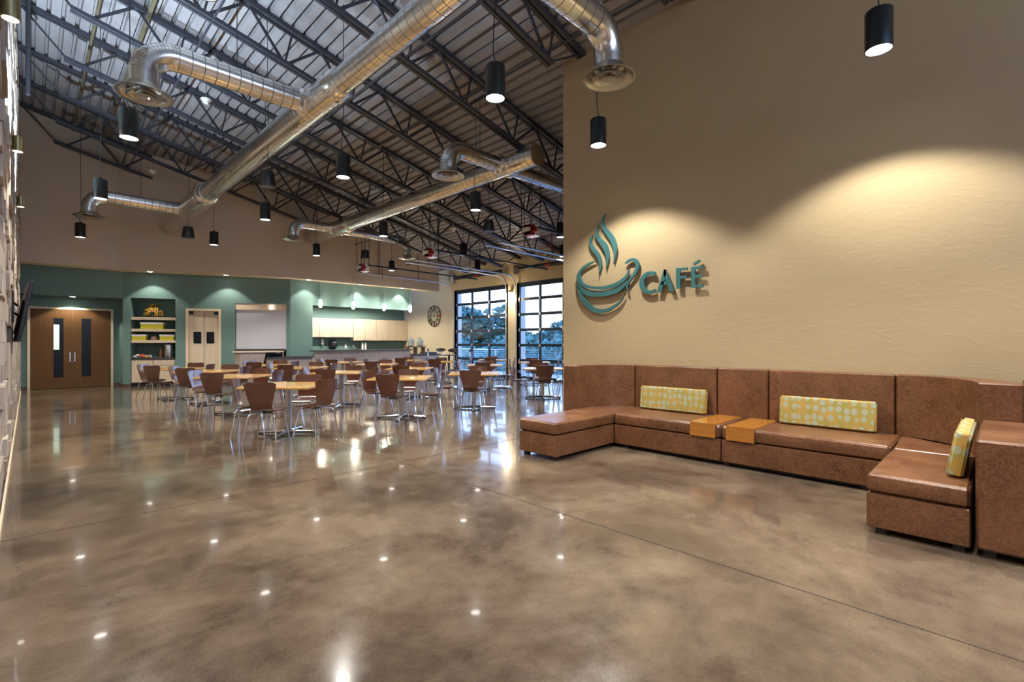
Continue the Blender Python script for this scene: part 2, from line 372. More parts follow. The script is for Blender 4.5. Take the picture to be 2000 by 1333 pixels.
struct(finish(bm, 'wall_servery', M['darkvoid']))
bm = bmesh.new()
prism(bm, [(6.45, 17.40), (7.22, 17.384), (7.22, 17.53), (6.45, 17.53)], 0, 3.63)
prism(bm, [(7.22, 17.384), (11.3, 17.30), (11.3, 17.5), (7.22, 17.53)], 2.72, 3.63)
box(bm, 7.08, 7.22, 17.53, 21.0, 0, 3.2)
box(bm, 7.22, 11.3, 17.53, 21.0, 3.2, 3.25)
box(bm, 7.08, 13.3, 21.0, 21.12, 0, 4.9)
struct(finish(bm, 'wall_kitchen', M['teal']))
bm = bmesh.new()
box(bm, 2.075, 2.09, 19.27, 20.05, 0, 0.1); box(bm, 1.93, 2.075, 20.035, 20.05, 0, 0.1); box(bm, -0.2, 0.0, 20.035, 20.05, 0, 0.1)
box(bm, 0, 0.188, -0.015, 0, 0, 0.1, T=TB); box(bm, 1.375, 1.66, -0.015, 0, 0, 0.1, T=TB); box(bm, 2.65, 3.06, -0.015, 0, 0, 0.1, T=TB)
struct(finish(bm, 'baseboard_far', M['baseboard']))
bm = bmesh.new(); box(bm, -0.5, 6.75, -5.2, -5.0, 0, 4.0); struct(finish(bm, 'wall_back', M['taupe']))  # unseen wall added to cut sky light; left low to let some over
bm = bmesh.new(); box(bm, -0.155, -0.14, 3, 19.2, 0, 0.05); struct(finish(bm, 'baseboard_left', M['soffit']))
# ------------------------------------------------------------------ window wall: glazed sectional overhead doors
def gdoor(idx, a, b):
    r = bpy.data.objects.new('window_%d' % idx, None); C.objects.link(r); r['kind'] = 'structure'; r.location = (XW, a, 0)
    Wd = b-a; pw = Wd/3
    rows = [0.02, 0.71, 1.29, 1.875, 2.46, 3.04, 3.60]
    bm = bmesh.new()
    for i, z in enumerate(rows): 
        h = 0.052 if 0 < i < 6 else 0.09
        box(bm, 0.04, 0.09, 0, Wd, z-h if i else 0, z+h if i < 6 else DT)
    for j in range(4):
        c = min(max(j*pw, 0.04), Wd-0.04); box(bm, 0.038, 0.092, c-0.045, c+0.045, 0, DT)
    box(bm, 0.0, 0.04, -0.06, 0.0, 0, DT); box(bm, 0.0, 0.04, Wd, Wd+0.06, 0, DT)
    finish(bm, 'window_frame', M['frame'], r)
    for i in range(6):
        for j in range(3):
            bm = bmesh.new(); box(bm, 0.062, 0.068, j*pw+0.03, (j+1)*pw-0.03, rows[i]+0.03, rows[i+1]-0.03)
            finish(bm, 'pane', M['glass'], r)
    for i in range(1, 6):
        for j in range(4):
            c = min(max(j*pw, 0.04), Wd-0.04); bm = bmesh.new(); box(bm, 0.025, 0.04, c-0.03, c+0.03, rows[i]-0.06, rows[i]+0.06)
            box(bm, 0.01, 0.03, c-0.045, c+0.045, rows[i]-0.018, rows[i]+0.018); finish(bm, 'hinge', M['galv'], r)
    return r
for i, (a, b) in enumerate(DOORS): gdoor(i+1, a, b)
names = ['farthest glazed overhead door', 'middle glazed overhead door', 'nearest glazed overhead door']
for i, (a, b) in enumerate(DOORS):
    for s_, y in (('left', b+0.03), ('right', a-0.03)):
        t = thing('door_track', 'galvanised curved ceiling track, %s side of the %s' % (s_, names[i]), 'track', (0, y, 0), group='overhead door tracks')
        pth = [(13.22, 0, 0.0), (13.22, 0, 3.4)] + [(12.72+0.5*math.cos(a_), 0, 3.45+0.5*math.sin(a_)) for a_ in [k*PI/16 for k in range(9)]] + [(8.65, 0, 4.0)]
        tb('rail', M['galv'], pth, 0.026, t, 6)
        tb('hanger', M['blackmetal'], [(9.6, 0, 3.98), (9.6, 0, roofz(9.6)-0.05)], 0.016, t, 4)
        tb('hanger', M['blackmetal'], [(11.4, 0, 3.96), (11.4, 0, roofz(11.4)-0.05)], 0.016, t, 4)
        bx('bearing_bracket', M['steel'], (13.13, 13.29, -0.04, 0.04, 4.0, 4.35), t)
    t = thing('torsion_shaft', 'black torsion spring shaft above the %s' % names[i], 'spring shaft', (13.17, a, 4.18), group='torsion shafts')
    tb('shaft', M['steel'], [(0, 0, 0), (0, b-a, 0)], 0.016, t, 8)
    mid = (b-a)/2
    tb('spring', M['black'], [(0, 0.2, 0), (0, mid-0.1, 0)], 0.075, t, 12); tb('spring', M['black'], [(0, mid+0.1, 0), (0, b-a-0.2, 0)], 0.075, t, 12)
    tb('winding_cone', M['red'], [(0, mid-0.1, 0), (0, mid-0.02, 0)], 0.078, t, 12); tb('winding_cone', M['red'], [(0, mid+0.02, 0), (0, mid+0.1, 0)], 0.078, t, 12)
    # opener
    yc = (a+b)/2
    t = thing('door_opener', 'white and red opener motor hanging before the %s' % names[i], 'door opener', (7.9, yc, 3.95), group='overhead door openers')
    bm = bmesh.new(); box(bm, -0.02, 0.36, -0.17, 0.17, -0.13, 0.09); bmesh.ops.bevel(bm, geom=bm.edges[:], offset=0.07, segments=4, affect='EDGES'); finish(bm, 'motor_housing', M['white'], t, True)
    bm = bmesh.new(); box(bm, 0.05, 0.17, -0.176, 0.176, -0.136, 0.096); bmesh.ops.bevel(bm, geom=[e for e in bm.edges if abs(e.verts[0].co.x-e.verts[1].co.x) > 0.01], offset=0.07, segments=2, affect='EDGES'); finish(bm, 'red_panel', M['red'], t, True)
    bm = bmesh.new(); box(bm, 0.18, 0.33, -0.12, 0.12, -0.155, -0.128); finish(bm, 'light_lens', emis('opener_light', (0.9, 0.85, 1.0), 0.12) if i == 0 else bpy.data.materials['opener_light'], t)
    tb('opener_rail', M['frame'], [(0.3, 0, 0.09), (5.25, 0, 0.06)], 0.028, t, 6)
    for dx, dy in ((0.02, -0.15), (0.02, 0.15), (0.3, -0.15), (0.3, 0.15)):
        tb('hanger', M['joist'], [(dx, dy, 0.08), (dx, dy*1.3, roofz(7.9+dx)-3.95-0.06)], 0.013, t, 4)
    tb('pull_rope', M['red'], [(0.9, 0.03, 0.05), (0.92, 0.03, -0.35)], 0.01, t, 6)
# ------------------------------------------------------------------ outside: terrace, railing, pillars, trees
bm = bmesh.new(); box(bm, 13.52, 16.4, 4, 24, -0.2, -0.02); struct(finish(bm, 'terrace', M['terrace'])); bpy.data.objects['terrace'].name = 'floor_terrace'
bm = bmesh.new(); box(bm, 16.4, 90, -30, 90, -3.2, -3.0); g_ = finish(bm, 'ground', M['leaf2']); struct(g_)
for i, y in enumerate((17.2, 13.22, 9.32)):
    bm = bmesh.new(); box(bm, 13.53, 13.9, y, y+0.4, -0.02, 4.6)
    tag(finish(bm, 'masonry_pillar', M['brick']), 'pale block masonry pillar outside, left edge of the %s glazed door' % ['farthest', 'middle', 'nearest'][i], 'pillar', 'outdoor masonry pillars')
t = thing('cable_railing', 'steel cable railing along the terrace outside the glazed doors', 'railing', (16.2, 0, 0))
for k in range(9):
    bx('post', M['steel'], (-0.025, 0.025, 6+k*1.9, 6.05+k*1.9, -0.02, 1.05), t)
bx('top_rail', M['steel'], (-0.03, 0.03, 5.9, 22, 1.03, 1.07), t)
for k in range(9): tb('cable', M['steel'], [(0, 5.9, 0.1+k*0.105), (0, 22, 0.1+k*0.105)], 0.006, t, 5)
def crown(seed, rx, ry, rz, nb, ls):
    rnd = random.Random(seed); bm = bmesh.new()
    cl = [(rnd.gauss(0, rx*0.45), rnd.gauss(0, ry*0.45), rnd.uniform(-0.6, 0.75)*rz, rnd.uniform(0.28, 0.5)) for _ in range(16)]
    for _ in range(nb):
        cx, cy, cz, cr = rnd.choice(cl); th = rnd.uniform(0, 2*PI); ph = math.acos(rnd.uniform(-1, 1)); q = rnd.uniform(0.6, 1.05)*cr
        p = Vector((cx + rx*q*math.sin(ph)*math.cos(th), cy + ry*q*math.sin(ph)*math.sin(th), cz + rz*q*math.cos(ph)))
        u = Vector((rnd.gauss(0, 1), rnd.gauss(0, 1), rnd.gauss(0, 1))).normalized(); v_ = u.orthogonal().normalized()
        a = ls*rnd.uniform(0.6, 1.3); bm.faces.new([bm.verts.new(p+u*a), bm.verts.new(p+v_*a*0.6), bm.verts.new(p-u*a), bm.verts.new(p-v_*a*0.6)])
    return bm
protos = []
for i in range(3):
    t = thing('tree', '', 'tree', (0, 0, 0), group='trees beyond the terrace')
    o1 = finish(crown(i+3, 2.0, 2.0, 1.9, 5200, 0.2), 'foliage', M['leaf' if i != 1 else 'leaf2'], t); o1.location = (0, 0, 3.6)
    tb('trunk', M['bark'], [(0, 0, 0), (0.1, 0, 1.5), (0.05, 0.1, 3.8)], [0.2, 0.15, 0.06], t, 8); protos.append(t)
TREES = [(29, 35.4, 1.42, 0, 'tallest round tree at the left of the far glazed door'), (31, 33.6, 1.0, 1, 'pale round tree in the middle of the far glazed door'), (31, 32.2, 0.98, 2, 'low bushy tree at the right of the far glazed door'),
 (36, 34.5, 0.92, 0, 'thin topped tree rising behind the low bush, far glazed door'), (33, 29.0, 0.75, 1, 'small tree hidden by the pier between the glazed doors'), (33, 26.2, 1.08, 2, 'dark tree at the left of the near glazed door'),
 (35, 24.0, 1.12, 0, 'feathery tree in the middle of the near glazed door'), (31, 20.0, 1.0, 2, 'dark bush tree right of centre in the near glazed door'), (36, 18.0, 0.8, 1, 'low pale tree at the right edge of the near glazed door'),
 (32, 30.6, 0.95, 0, 'dark round tree just left of the pier between the glazed doors'), (30, 22.3, 1.0, 1, 'pale rounded tree filling the centre of the near glazed door'),
 (27, 41.0, 1.3, 2, 'dark tree furthest left beyond the far glazed door')]
for i, (x, y, s_, k, lab) in enumerate(TREES):
    if i < 3 and k == i: o_ = protos[k]; KIDS[o_.name] = [(c, []) for c in o_.children]
    else: o_ = dup(protos[k], (0, 0, 0), 0, '')
    o_.location = (x, y, -3.0); o_.rotation_euler = (0, 0, i*1.3); o_.scale = (s_*1.15, s_*1.15, s_); o_['label'] = lab
rnd = random.Random(9); bm = bmesh.new()
for k in range(26000):
    p = Vector((rnd.uniform(20, 30), rnd.uniform(5, 46), 0)); p.z = -3 + rnd.random()**0.5*4.9*(0.75+0.25*math.sin(p.x*1.7)*math.cos(p.y*1.1))
    u = Vector((rnd.gauss(0, 1), rnd.gauss(0, 1), rnd.gauss(0, 1))).normalized(); v_ = u.orthogonal().normalized(); a = 0.22*rnd.uniform(0.6, 1.4)
    bm.faces.new([bm.verts.new(p+u*a), bm.verts.new(p+v_*a*0.7), bm.verts.new(p-u*a), bm.verts.new(p-v_*a*0.7)])
tag(finish(bm, 'shrubbery', M['leaf2']), 'dense green shrubbery filling the slope below the terrace railing', 'shrubs', kind='stuff')
# ------------------------------------------------------------------ roof joists
def joist(y, x0, x1, b0, b1, lab):
    t = thing('roof_joist', lab, 'joist', (0, y, 0), group='steel roof joists')
    dpt = 0.70
    def bar(nm, p, q, hw, hh):
        bm = bmesh.new(); p = Vector(p); q = Vector(q); d = (q-p).normalized(); n = Vector((-d.z, 0, d.x))
        vs = []
        for c in (p, q):
            for sy in (-1, 1):
                for sn in (-1, 1): vs.append(bm.verts.new(c + Vector((0, sy*hw, 0)) + n*sn*hh))
        for f in ((0, 1, 3, 2), (4, 6, 7, 5), (0, 4, 5, 1), (2, 3, 7, 6), (0, 2, 6, 4), (1, 5, 7, 3)): bm.faces.new([vs[i] for i in f])
        return bm
    def put(nm, bm): return finish(bm, nm, M['joist'], t)
    T_ = lambda x: (x, 0, roofz(x)-0.05); B_ = lambda x: (x, 0, roofz(x)-dpt)
    for s_ in (-1, 1):
        bm = bar('c', T_(x0), T_(x1), 0.034, 0.036); [setattr(v_.co, 'y', v_.co.y+s_*0.048) for v_ in bm.verts]; put('top_chord', bm)
        bm = bar('c', B_(b0), B_(b1), 0.032, 0.030); [setattr(v_.co, 'y', v_.co.y+s_*0.046) for v_ in bm.verts]; put('bottom_chord', bm)
    put('web_member', bar('w', T_(x0+0.05), B_(b0+0.05), 0.012, 0.016))
    x = b0+0.25
    while x + 0.6 < b1:
        put('web_member', bar('w', B_(x), T_(x+0.62), 0.014, 0.022)); 
        if x + 1.24 < b1+0.1: put('web_member', bar('w', T_(x+0.62), B_(x+1.22), 0.014, 0.022)); put('web_member', bar('w', B_(x+1.22), T_(x+1.36), 0.012, 0.016))
        x += 1.24
    put('web_member', bar('w', B_(b1-0.05), T_(min(b1+0.75, x1)), 0.012, 0.016))
    return t
ordj = ['nearest the camera at the frame top', 'second from the camera', 'third from the camera', 'fourth from the camera', 'fifth from the camera', 'sixth from the camera', 'seventh from the camera', 'eighth from the camera', 'against the upper end wall']
for i, y in enumerate((2.95, 4.93, 6.93, 8.92, 10.92, 12.92, 14.9, 16.75, 18.45)):
    x1, b1 = (6.54, 5.75) if y < 5.3 else (13.25, 12.3)
    if i == 7: x1, b1 = 7.6, 6.9
    if i == 8: x1, b1 = 3.1, 2.95
    joist(y, -0.2, x1, 0.5, b1, 'dark open-web steel roof joist, ' + ordj[i])
for i, (x, dz, r, lab) in enumerate(((2.1, 0.71, 0.018, 'thin bridging bar crossing the joists left of the big duct'), (4.35, 0.71, 0.018, 'thin bridging bar crossing the joists right of the big duct'), (5.6, 0.64, 0.02, 'dark pipe crossing the joists above the middle lamps'), (8.6, 0.71, 0.018, 'thin bridging bar crossing the joists beyond the second duct'), (10.8, 0.71, 0.018, 'thin bridging bar crossing the joists near the glazed doors'), (0.9, 0.12, 0.03, 'tawny conduit under the deck near the block wall'), (1.55, 0.1, 0.04, 'brown pipe under the deck left of the big duct'))):
    yb = 16.9 if x > 3 else 18.8
    tag(tb('ceiling_pipe', M['joist'] if i < 5 else M['dullpipe'], [(x, (5.4 if x > 6.5 else -4), roofz(x)-dz), (x, yb, roofz(x)-dz)], r, None, 6), lab, 'pipe', 'pipes and bars under the deck')
tag(tb('conduit_drop', M['joist'], [(0.0, 12.6, roofz(0)), (0.0, 12.6, 5.95)], 0.035, None, 8), 'vertical grey conduit hanging near the block wall at top left', 'conduit')
# ------------------------------------------------------------------ ducts
def duct_run(bm, p, q, r, seg=40, step=0.15):
    p = Vector(p); q = Vector(q); Ln = (q-p).length; n = int(Ln/step); path = []; rr = []
    for i in range(n):
        for f, dr in ((0.0, 0.0), (0.46, 0.0), (0.93, 0.0), (0.999, 0.0)):
            path.append(p+(q-p)*((i+f)/n)); rr.append(r+dr)
    path.append(q); rr.append(r); tube(bm, path, rr, seg); bm.faces.ensure_lookup_table()
    for k, f_ in enumerate(bm.faces):
        if k < n*4*seg and (k//seg) % 4 == 2: f_.material_index = 1
def main_duct(x, z, segs, lab, lab2):
    t = thing('spiral_duct', lab, 'duct', (x, 0, z), group='main spiral ducts')
    for i, (a, b, r) in enumerate(segs):
        bm = bmesh.new(); duct_run(bm, (0, a, 0), (0, b, 0), r); finish(bm, 'duct_section', [M['duct'], M['seam']], t, True)
        if i: 
            r0 = segs[i-1][2]
            tb('reducer_collar', M['duct'], [(0, a-0.12, 0), (0, a-0.1, 0), (0, a+0.1, 0), (0, a+0.13, 0)], [r0+0.004, r0+0.02, r+0.02, r+0.018], t, 40)
    return t
d1 = main_duct(3.11, 5.05, [(-4.5, 6.6, 0.168), (6.6, 13.7, 0.205), (13.7, 18.15, 0.262)], 'large galvanised spiral duct running the length of the room above the tables', '')
d2 = main_duct(7.01, 5.05, [(6.37, 14.1, 0.20), (14.1, 16.97, 0.235)], 'shorter galvanised spiral duct with a round end cap near the tan wall', '')
tb('end_cap', M['diffuser'], [(0, 6.33, 0), (0, 6.345, 0), (0, 6.37, 0)], [0.19, 0.215, 0.215], d2, 40)
def branch(x0, y, z, x1, zd, lab, r=0.155):
    sg = 1 if x1 > x0 else -1; rb = 0.34
    t = thing('branch_duct', lab, 'duct', (x0, y, z), group='branch ducts with round diffusers')
    Lh = abs(x1-x0)-rb
    tb('saddle_collar', M['duct'], [(sg*0.12, 0, 0), (sg*0.2, 0, 0), (sg*0.24, 0, 0)], [r+0.05, r+0.045, r+0.004], t, 36)
    bm = bmesh.new(); duct_run(bm, (sg*0.2, 0, 0), (sg*Lh, 0, 0), r, 36, 0.14); finish(bm, 'duct_section', [M['duct'], M['seam']], t, True)
    path = []; rr = []; n = 16
    for i in range(n):
        for f, dr in ((0, 0), (0.44, 0.0), (0.88, 0.0), (0.99, 0.0)):
            a = (i+f)/n*PI/2; path.append((sg*(Lh+rb*math.sin(a)), 0, -rb*(1-math.cos(a)))); rr.append(r+0.006+dr)
    path.append((sg*(Lh+rb), 0, -rb)); rr.append(r+0.006); path.append((sg*(Lh+rb), 0, zd-z+0.1)); rr.append(r+0.006)
    bm = bmesh.new(); tube(bm, path, rr, 36); bm.faces.ensure_lookup_table()
    for k, f_ in enumerate(bm.faces):
        if k < 64*36 and (k//36) % 4 in (2,): f_.material_index = 1
    finish(bm, 'elbow', [M['duct'], M['seam']], t, True)
    c = (sg*(Lh+rb)); h = zd-z
    lt('diffuser_rim', M['diffuser'], [(r+0.01, h+0.13), (r+0.03, h+0.06), (0.30, h+0.015), (0.305, h), (0.285, h), (0.22, h+0.035), (0.2, h+0.07)], t, c, 0, 44)
    lt('diffuser_cone', M['diffuser'], [(0.12, h+0.055), (0.185, h-0.0), (0.19, h-0.012), (0.17, h-0.012), (0.10, h+0.03)], t, c, 0, 44)
    lt('diffuser_cone', M['diffuser'], [(0.06, h+0.04), (0.105, h-0.01), (0.11, h-0.025), (0.06, h-0.02), (0.05, h-0.005), (0, h-0.005)], t, c, 0, 32)
    tb('support_wire', M['black'], [(sg*Lh*0.6, 0, r), (sg*Lh*0.6, 0, roofz(x0+sg*Lh*0.6)-z-0.02)], 0.005, t, 5)
    return t
branch(3.11, 7.49, 5.05, 1.02, 4.46, 'galvanised branch duct with round diffuser at upper left, nearest the block wall')
branch(3.11, 15.85, 5.05, 1.06, 4.50, 'galvanised branch duct with round diffuser left of the big duct by the end wall')
branch(3.11, 3.25, 5.05, 4.84, 4.50, 'galvanised branch duct with round diffuser before the tan cafe wall', 0.165)
branch(7.01, 7.27, 5.05, 5.55, 4.50, 'galvanised branch duct curving down left of the capped duct end')
branch(7.01, 15.1, 5.05, 5.69, 4.50, 'galvanised branch duct with small diffuser at the far left of the second duct')
branch(7.01, 15.1, 5.05, 9.69, 4.42, 'galvanised branch duct with diffuser at the far right of the second duct', 0.145)
branch(7.01, 7.27, 5.05, 9.6, 4.42, 'galvanised branch duct passing out of view behind the tan wall end', 0.15)
# ------------------------------------------------------------------ pendant lamps
WARM = (1.0, 0.93, 0.83)
def cyl_lamp():
    t = thing('pendant_lamp', '', 'pendant lamp', (0, 0, 0), group='black cylinder pendant lamps')
    lt('lamp_shade', M['blackmetal'], [(0.0, 0.36), (0.10, 0.36), (0.108, 0.35), (0.108, 0.0), (0.100, 0.0), (0.098, 0.03)], t, seg=32)
    lt('lamp_lens', M['lens'], [(0.0, 0.012), (0.098, 0.012), (0.098, 0.02), (0, 0.02)], t, seg=28)
    lt('cord_grip', M['black'], [(0.0, 0.40), (0.02, 0.40), (0.03, 0.36), (0, 0.36)], t, seg=12)
    return t
lp = cyl_lamp()
LAMPS = [(0.945, 16.58, 'leftmost small black cylinder pendant by the end wall and block wall'), (3.63, 15.29, 'black cylinder pendant low before the end wall, right of the big duct foot'), (3.68, 11.36, 'black cylinder pendant below the big duct middle, left of centre'),
 (6.33, 14.95, 'small black cylinder pendant over the middle of the teal wall'), (9.64, 16.07, 'tiny black cylinder pendant before the right end of the teal wall'), (0.957, 11.87, 'black cylinder pendant overlapping the far left diffuser elbow'),
 (6.37, 11.01, 'black cylinder pendant in front of the second duct middle'), (9.5, 11.67, 'small black cylinder pendant left of the middle door tracks'), (3.63, 7.54, 'black cylinder pendant under the joists right of the big duct, centre'),
 (6.44, 7.52, 'black cylinder pendant below the capped duct near the small diffuser'), (9.64, 7.93, 'black cylinder pendant cut by the tan wall edge'), (3.64, 3.92, 'large black cylinder pendant at top centre beside the tan wall'),
 (0.938, 8.07, 'large black cylinder pendant under the upper left diffuser'), (5.51, 3.87, 'black cylinder pendant against the tan wall above the cafe sign'), (5.53, 0.79, 'largest black cylinder pendant against the tan wall at upper right'),
 (11.82, 13.7, 'tiny black cylinder pendant beside the curved door track'), (11.88, 9.69, 'tiny black cylinder pendant by the near door spring')]
first = True
for i, (x, y, lab) in enumerate(LAMPS):
    if first: t = lp; KIDS[t.name] = [(c, []) for c in t.children]; first = False; t['label'] = lab
    else: t = dup(lp, (0, 0, 0), 0, lab)
    t.location = (x, y, 4.08)
    h = roofz(x)-4.08-0.02
    wob = 0.03
    tb('cord', M['black'], [(0, 0, 0.4), (-wob, 0, 0.5), (0, wob, 0.75), (0.01, 0, 1.1), (0, 0, h)], 0.006, t, 5)
    wl = x > 5.4 and y < 4
    spot((x, y, 4.085), P_WALL if wl else P_LAMP, CONE, (1.0, 0.98, 0.94) if wl else WARM, 0.35, 0.08)
for x, y in ((3.64, 0.3), (0.95, 4.3), (0.95, 0.6), (3.64, -3.2), (5.5, -2.4)):   # the grid carries on behind the camera
    t = dup(lp, (x, y, 4.08), 0, 'black cylinder pendant lamp ' + {(3.64, 0.3): 'behind the viewpoint, centre of the room', (0.95, 4.3): 'beside the block wall, above the viewpoint', (0.95, 0.6): 'over the viewpoint near the block wall', (3.64, -3.2): 'farthest behind the viewpoint, centre', (5.5, -2.4): 'behind the viewpoint along the tan wall'}[(x, y)]); 
    tb('cord', M['black'], [(0, 0, 0.4), (0, 0, roofz(x)-4.1)], 0.006, t, 5)
    spot((x, y, 4.085), P_LAMP if x < 5 else P_WALL, CONE, WARM, 0.35, 0.08)
def speaker():
    t = thing('pendant_speaker', '', 'speaker', (0, 0, 0), group='black pendant speakers')
    lt('speaker_body', M['black'], [(0, 0.27), (0.09, 0.27), (0.105, 0.26), (0.145, 0.02), (0.14, 0.0), (0, 0.0)], t, seg=28)
    lt('grille', M['blackmetal'], [(0, -0.006), (0.125, -0.006), (0.13, 0.0)], t, seg=28)
    return t
sp0 = speaker(); KIDS[sp0.name] = [(c, []) for c in sp0.children]
for i, (x, y, z, lab) in enumerate(((2.98, 9.1, 4.14, 'black tapered speaker hanging under the big duct'), (2.9, 14.65, 4.08, 'black tapered speaker hanging beside the far foot of the big duct'), (8.0, 8.85, 4.12, 'black tapered speaker hanging between the two right-hand motors'), (7.75, 14.55, 4.12, 'black tapered speaker hanging beside the farthest door motor'))):
    t = sp0 if i == 0 else dup(sp0, (0, 0, 0), 0, lab)
    t['label'] = lab; t.location = (x, y, z); tb('cord', M['black'], [(0, 0, 0.27), (0.02, 0, 0.8), (0, 0, roofz(x)-z-0.02)], 0.006, t, 5)
for i, (x, y, lab) in enumerate(((2.62, 11.64, 'white conical smoke detector on the deck right of the upper left duct'), (2.6, 17.6, 'white conical smoke detector near the end wall'), (9.69, 12.4, 'small white conical smoke detector above the middle door tracks'))):
    t = thing('smoke_detector', lab, 'smoke detector', (x, y, roofz(x)-0.75 if i < 2 else roofz(x)-0.45), group='white ceiling detectors')
    lt('detector_body', M['white'], [(0, 0.05), (0.09, 0.05), (0.1, 0.03), (0.04, -0.05), (0, -0.05)], t, seg=18)
    tb('stem', M['steel'], [(0, 0, 0.05), (0, 0, 0.73 if i < 2 else 0.43)], 0.01, t, 6)
# sconces on the block wall
for i, y in enumerate((4.97, 8.36, 11.75)):
    t = thing('wall_sconce', 'bronze cylinder up-down sconce on the block wall, %s the camera' % ['nearest', 'second from', 'farthest from'][i], 'sconce', (-0.09, y, 3.7), group='bronze wall sconces')
    lt('sconce_body', M['brass'], [(0.046, 0.0), (0.052, 0.0), (0.052, 0.18), (0.046, 0.18)], t, seg=24)
    lt('lamp_lens', M['lens'], [(0, 0.01), (0.046, 0.01), (0.046, 0.17), (0, 0.17)], t, seg=20)
    bx('wall_bracket', M['brass'], (-0.075, -0.05, -0.03, 0.03, 0.06, 0.12), t)
    spot((-0.09, y, 3.69), 14, 110, (1, .9, .78), 0.6, 0.03)
    spot((-0.09, y, 3.9), P_UP, 140, (0.62, 0.80, 1.0), 0.8, 0.03, (0.5, y, 8))
# ------------------------------------------------------------------ double entrance door in the recess
r = bpy.data.objects.new('door_1', None); C.objects.link(r); r['kind'] = 'structure'; r.location = (0.04, 20.05, 0)
bm = bmesh.new(); box(bm, -0.06, 0, -0.04, 0.0, 0, 2.46); box(bm, 1.83, 1.89, -0.04, 0.0, 0, 2.46); box(bm, 0, 1.83, -0.04, 0, 2.40, 2.46); finish(bm, 'door_frame', M['frames'], r)
for k, (a, b, wa, wb, hx) in enumerate(((0.005, 0.912, 0.50, 0.72, 0.86), (0.918, 1.825, 1.13, 1.35, 0.97))):
    bm = bmesh.new()
    box(bm, a, wa, -0.03, -0.005, 0.01, 2.395); box(bm, wb, b, -0.03, -0.005, 0.01, 2.395); box(bm, wa, wb, -0.03, -0.005, 0.01, 0.34); box(bm, wa, wb, -0.03, -0.005, 2.13, 2.395)
    lf = finish(bm, 'door_leaf', M['doorwood'], r)
    bx('vision_glass', M['doorglass'], (wa, wb, -0.022, -0.014, 0.34, 2.13), lf)
    bm = bmesh.new()
    for d in ((wa-0.02, wa, 0.32, 2.15), (wb, wb+0.02, 0.32, 2.15), (wa, wb, 0.32, 0.34), (wa, wb, 2.13, 2.15)): box(bm, d[0], d[1], -0.036, -0.02, d[2], d[3])
    finish(bm, 'glazing_bead', M['doorwood'], lf)
    tb('door_handle', M['chrome'], [(hx, -0.03, 1.10), (hx, -0.075, 1.08), (hx, -0.075, 0.80), (hx, -0.03, 0.78)], 0.012, lf, 8)
# glowing panel on the glass stands in for a side window's light
tag(bx('glass_glow_panel', emis('painted_glass_light', (0.70, 0.95, 0.78), 0.22), (0.54, 0.665, 20.022, 20.026, 1.18, 1.93)), 'pale green glow panel on the left door glass, standing in for a lit window', 'glow panel')
# downlights in soffits
def downlight(x, y, z, lab, p, tgt=None, cone=110):
    t = thing('recessed_downlight', lab, 'downlight', (x, y, z), group='recessed downlights')
    lt('trim_ring', M['white'], [(0.07, 0), (0.09, 0), (0.09, -0.008), (0.07, -0.008)], t, seg=24)
    lt('lamp_lens', M['lens'], [(0, -0.002), (0.07, -0.002), (0.07, -0.006), (0, -0.006)], t, seg=24)
    spot((x, y, z-0.012), p, cone, (1.0, 0.93, 0.80), 0.3, 0.05, tgt)
downlight(0.95, 19.66, 2.77, 'round recessed light in the soffit over the brown double doors', 60, None, 120)
for x, lab in ((8.9, 'left'), (10.6, 'right')): downlight(x, 19.4, 3.2, 'added kitchen fill light, %s of the unseen pair over the sink aisle' % lab, 170, None, 165)  # added pair, out of view, brightens the kitchen cabinets
for s_, lab in ((0.80, 'over the shelf niche'), (2.86, 'over the narrow double doors and shutter')):
    x, y, z = TB(s_, -0.40, 3.59); downlight(x, y, z, 'recessed soffit light ' + lab, P_DOWN, None, 100)
for x, lab in ((6.95, 'at the left end of the kitchen opening'), (8.9, 'over the kitchen opening centre'), (10.7, 'at the right end of the kitchen opening')):
    downlight(x, 17.07, 3.59, 'recessed soffit light ' + lab, P_DOWN, None, 96)
# ------------------------------------------------------------------ narrow swing doors
def rootB(nm, s_, z=0):
    o_ = bpy.data.objects.new(nm, None); C.objects.link(o_); o_.location = TB(s_, 0, z); o_.rotation_euler = (0, 0, math.atan2(UY, UX)); return o_
def thB(nm, lab, cat, s_, d, z, group=None): return thing(nm, lab, cat, TB(s_, d, z), math.atan2(UY, UX), group)
r = rootB('door_2', 1.66); r['kind'] = 'structure'
bm = bmesh.new(); box(bm, 0, 0.07, -0.03, 0.13, 0, 2.5); box(bm, 0.92, 0.99, -0.03, 0.13, 0, 2.5); box(bm, 0.07, 0.92, -0.03, 0.13, 2.43, 2.5); finish(bm, 'door_frame', M['frames'], r)
for k, (a, b) in enumerate(((0.075, 0.488), (0.502, 0.915))):
    lf = bx('door_leaf', M['palewood'], (a, b, 0.04, 0.075, 0.01, 2.42), r)
    c = (a+b)/2+(0.03 if k == 0 else -0.03)
    bx('vision_glass', M['doorglass'], (c-0.11, c+0.11, 0.03, 0.045, 1.36, 1.74), lf, bev=0.012)
    bx('pivot_cover', M['black'], (a+0.01 if k == 0 else b-0.13, a+0.13 if k == 0 else b-0.01, 0.0, 0.05, 2.31, 2.41), lf)
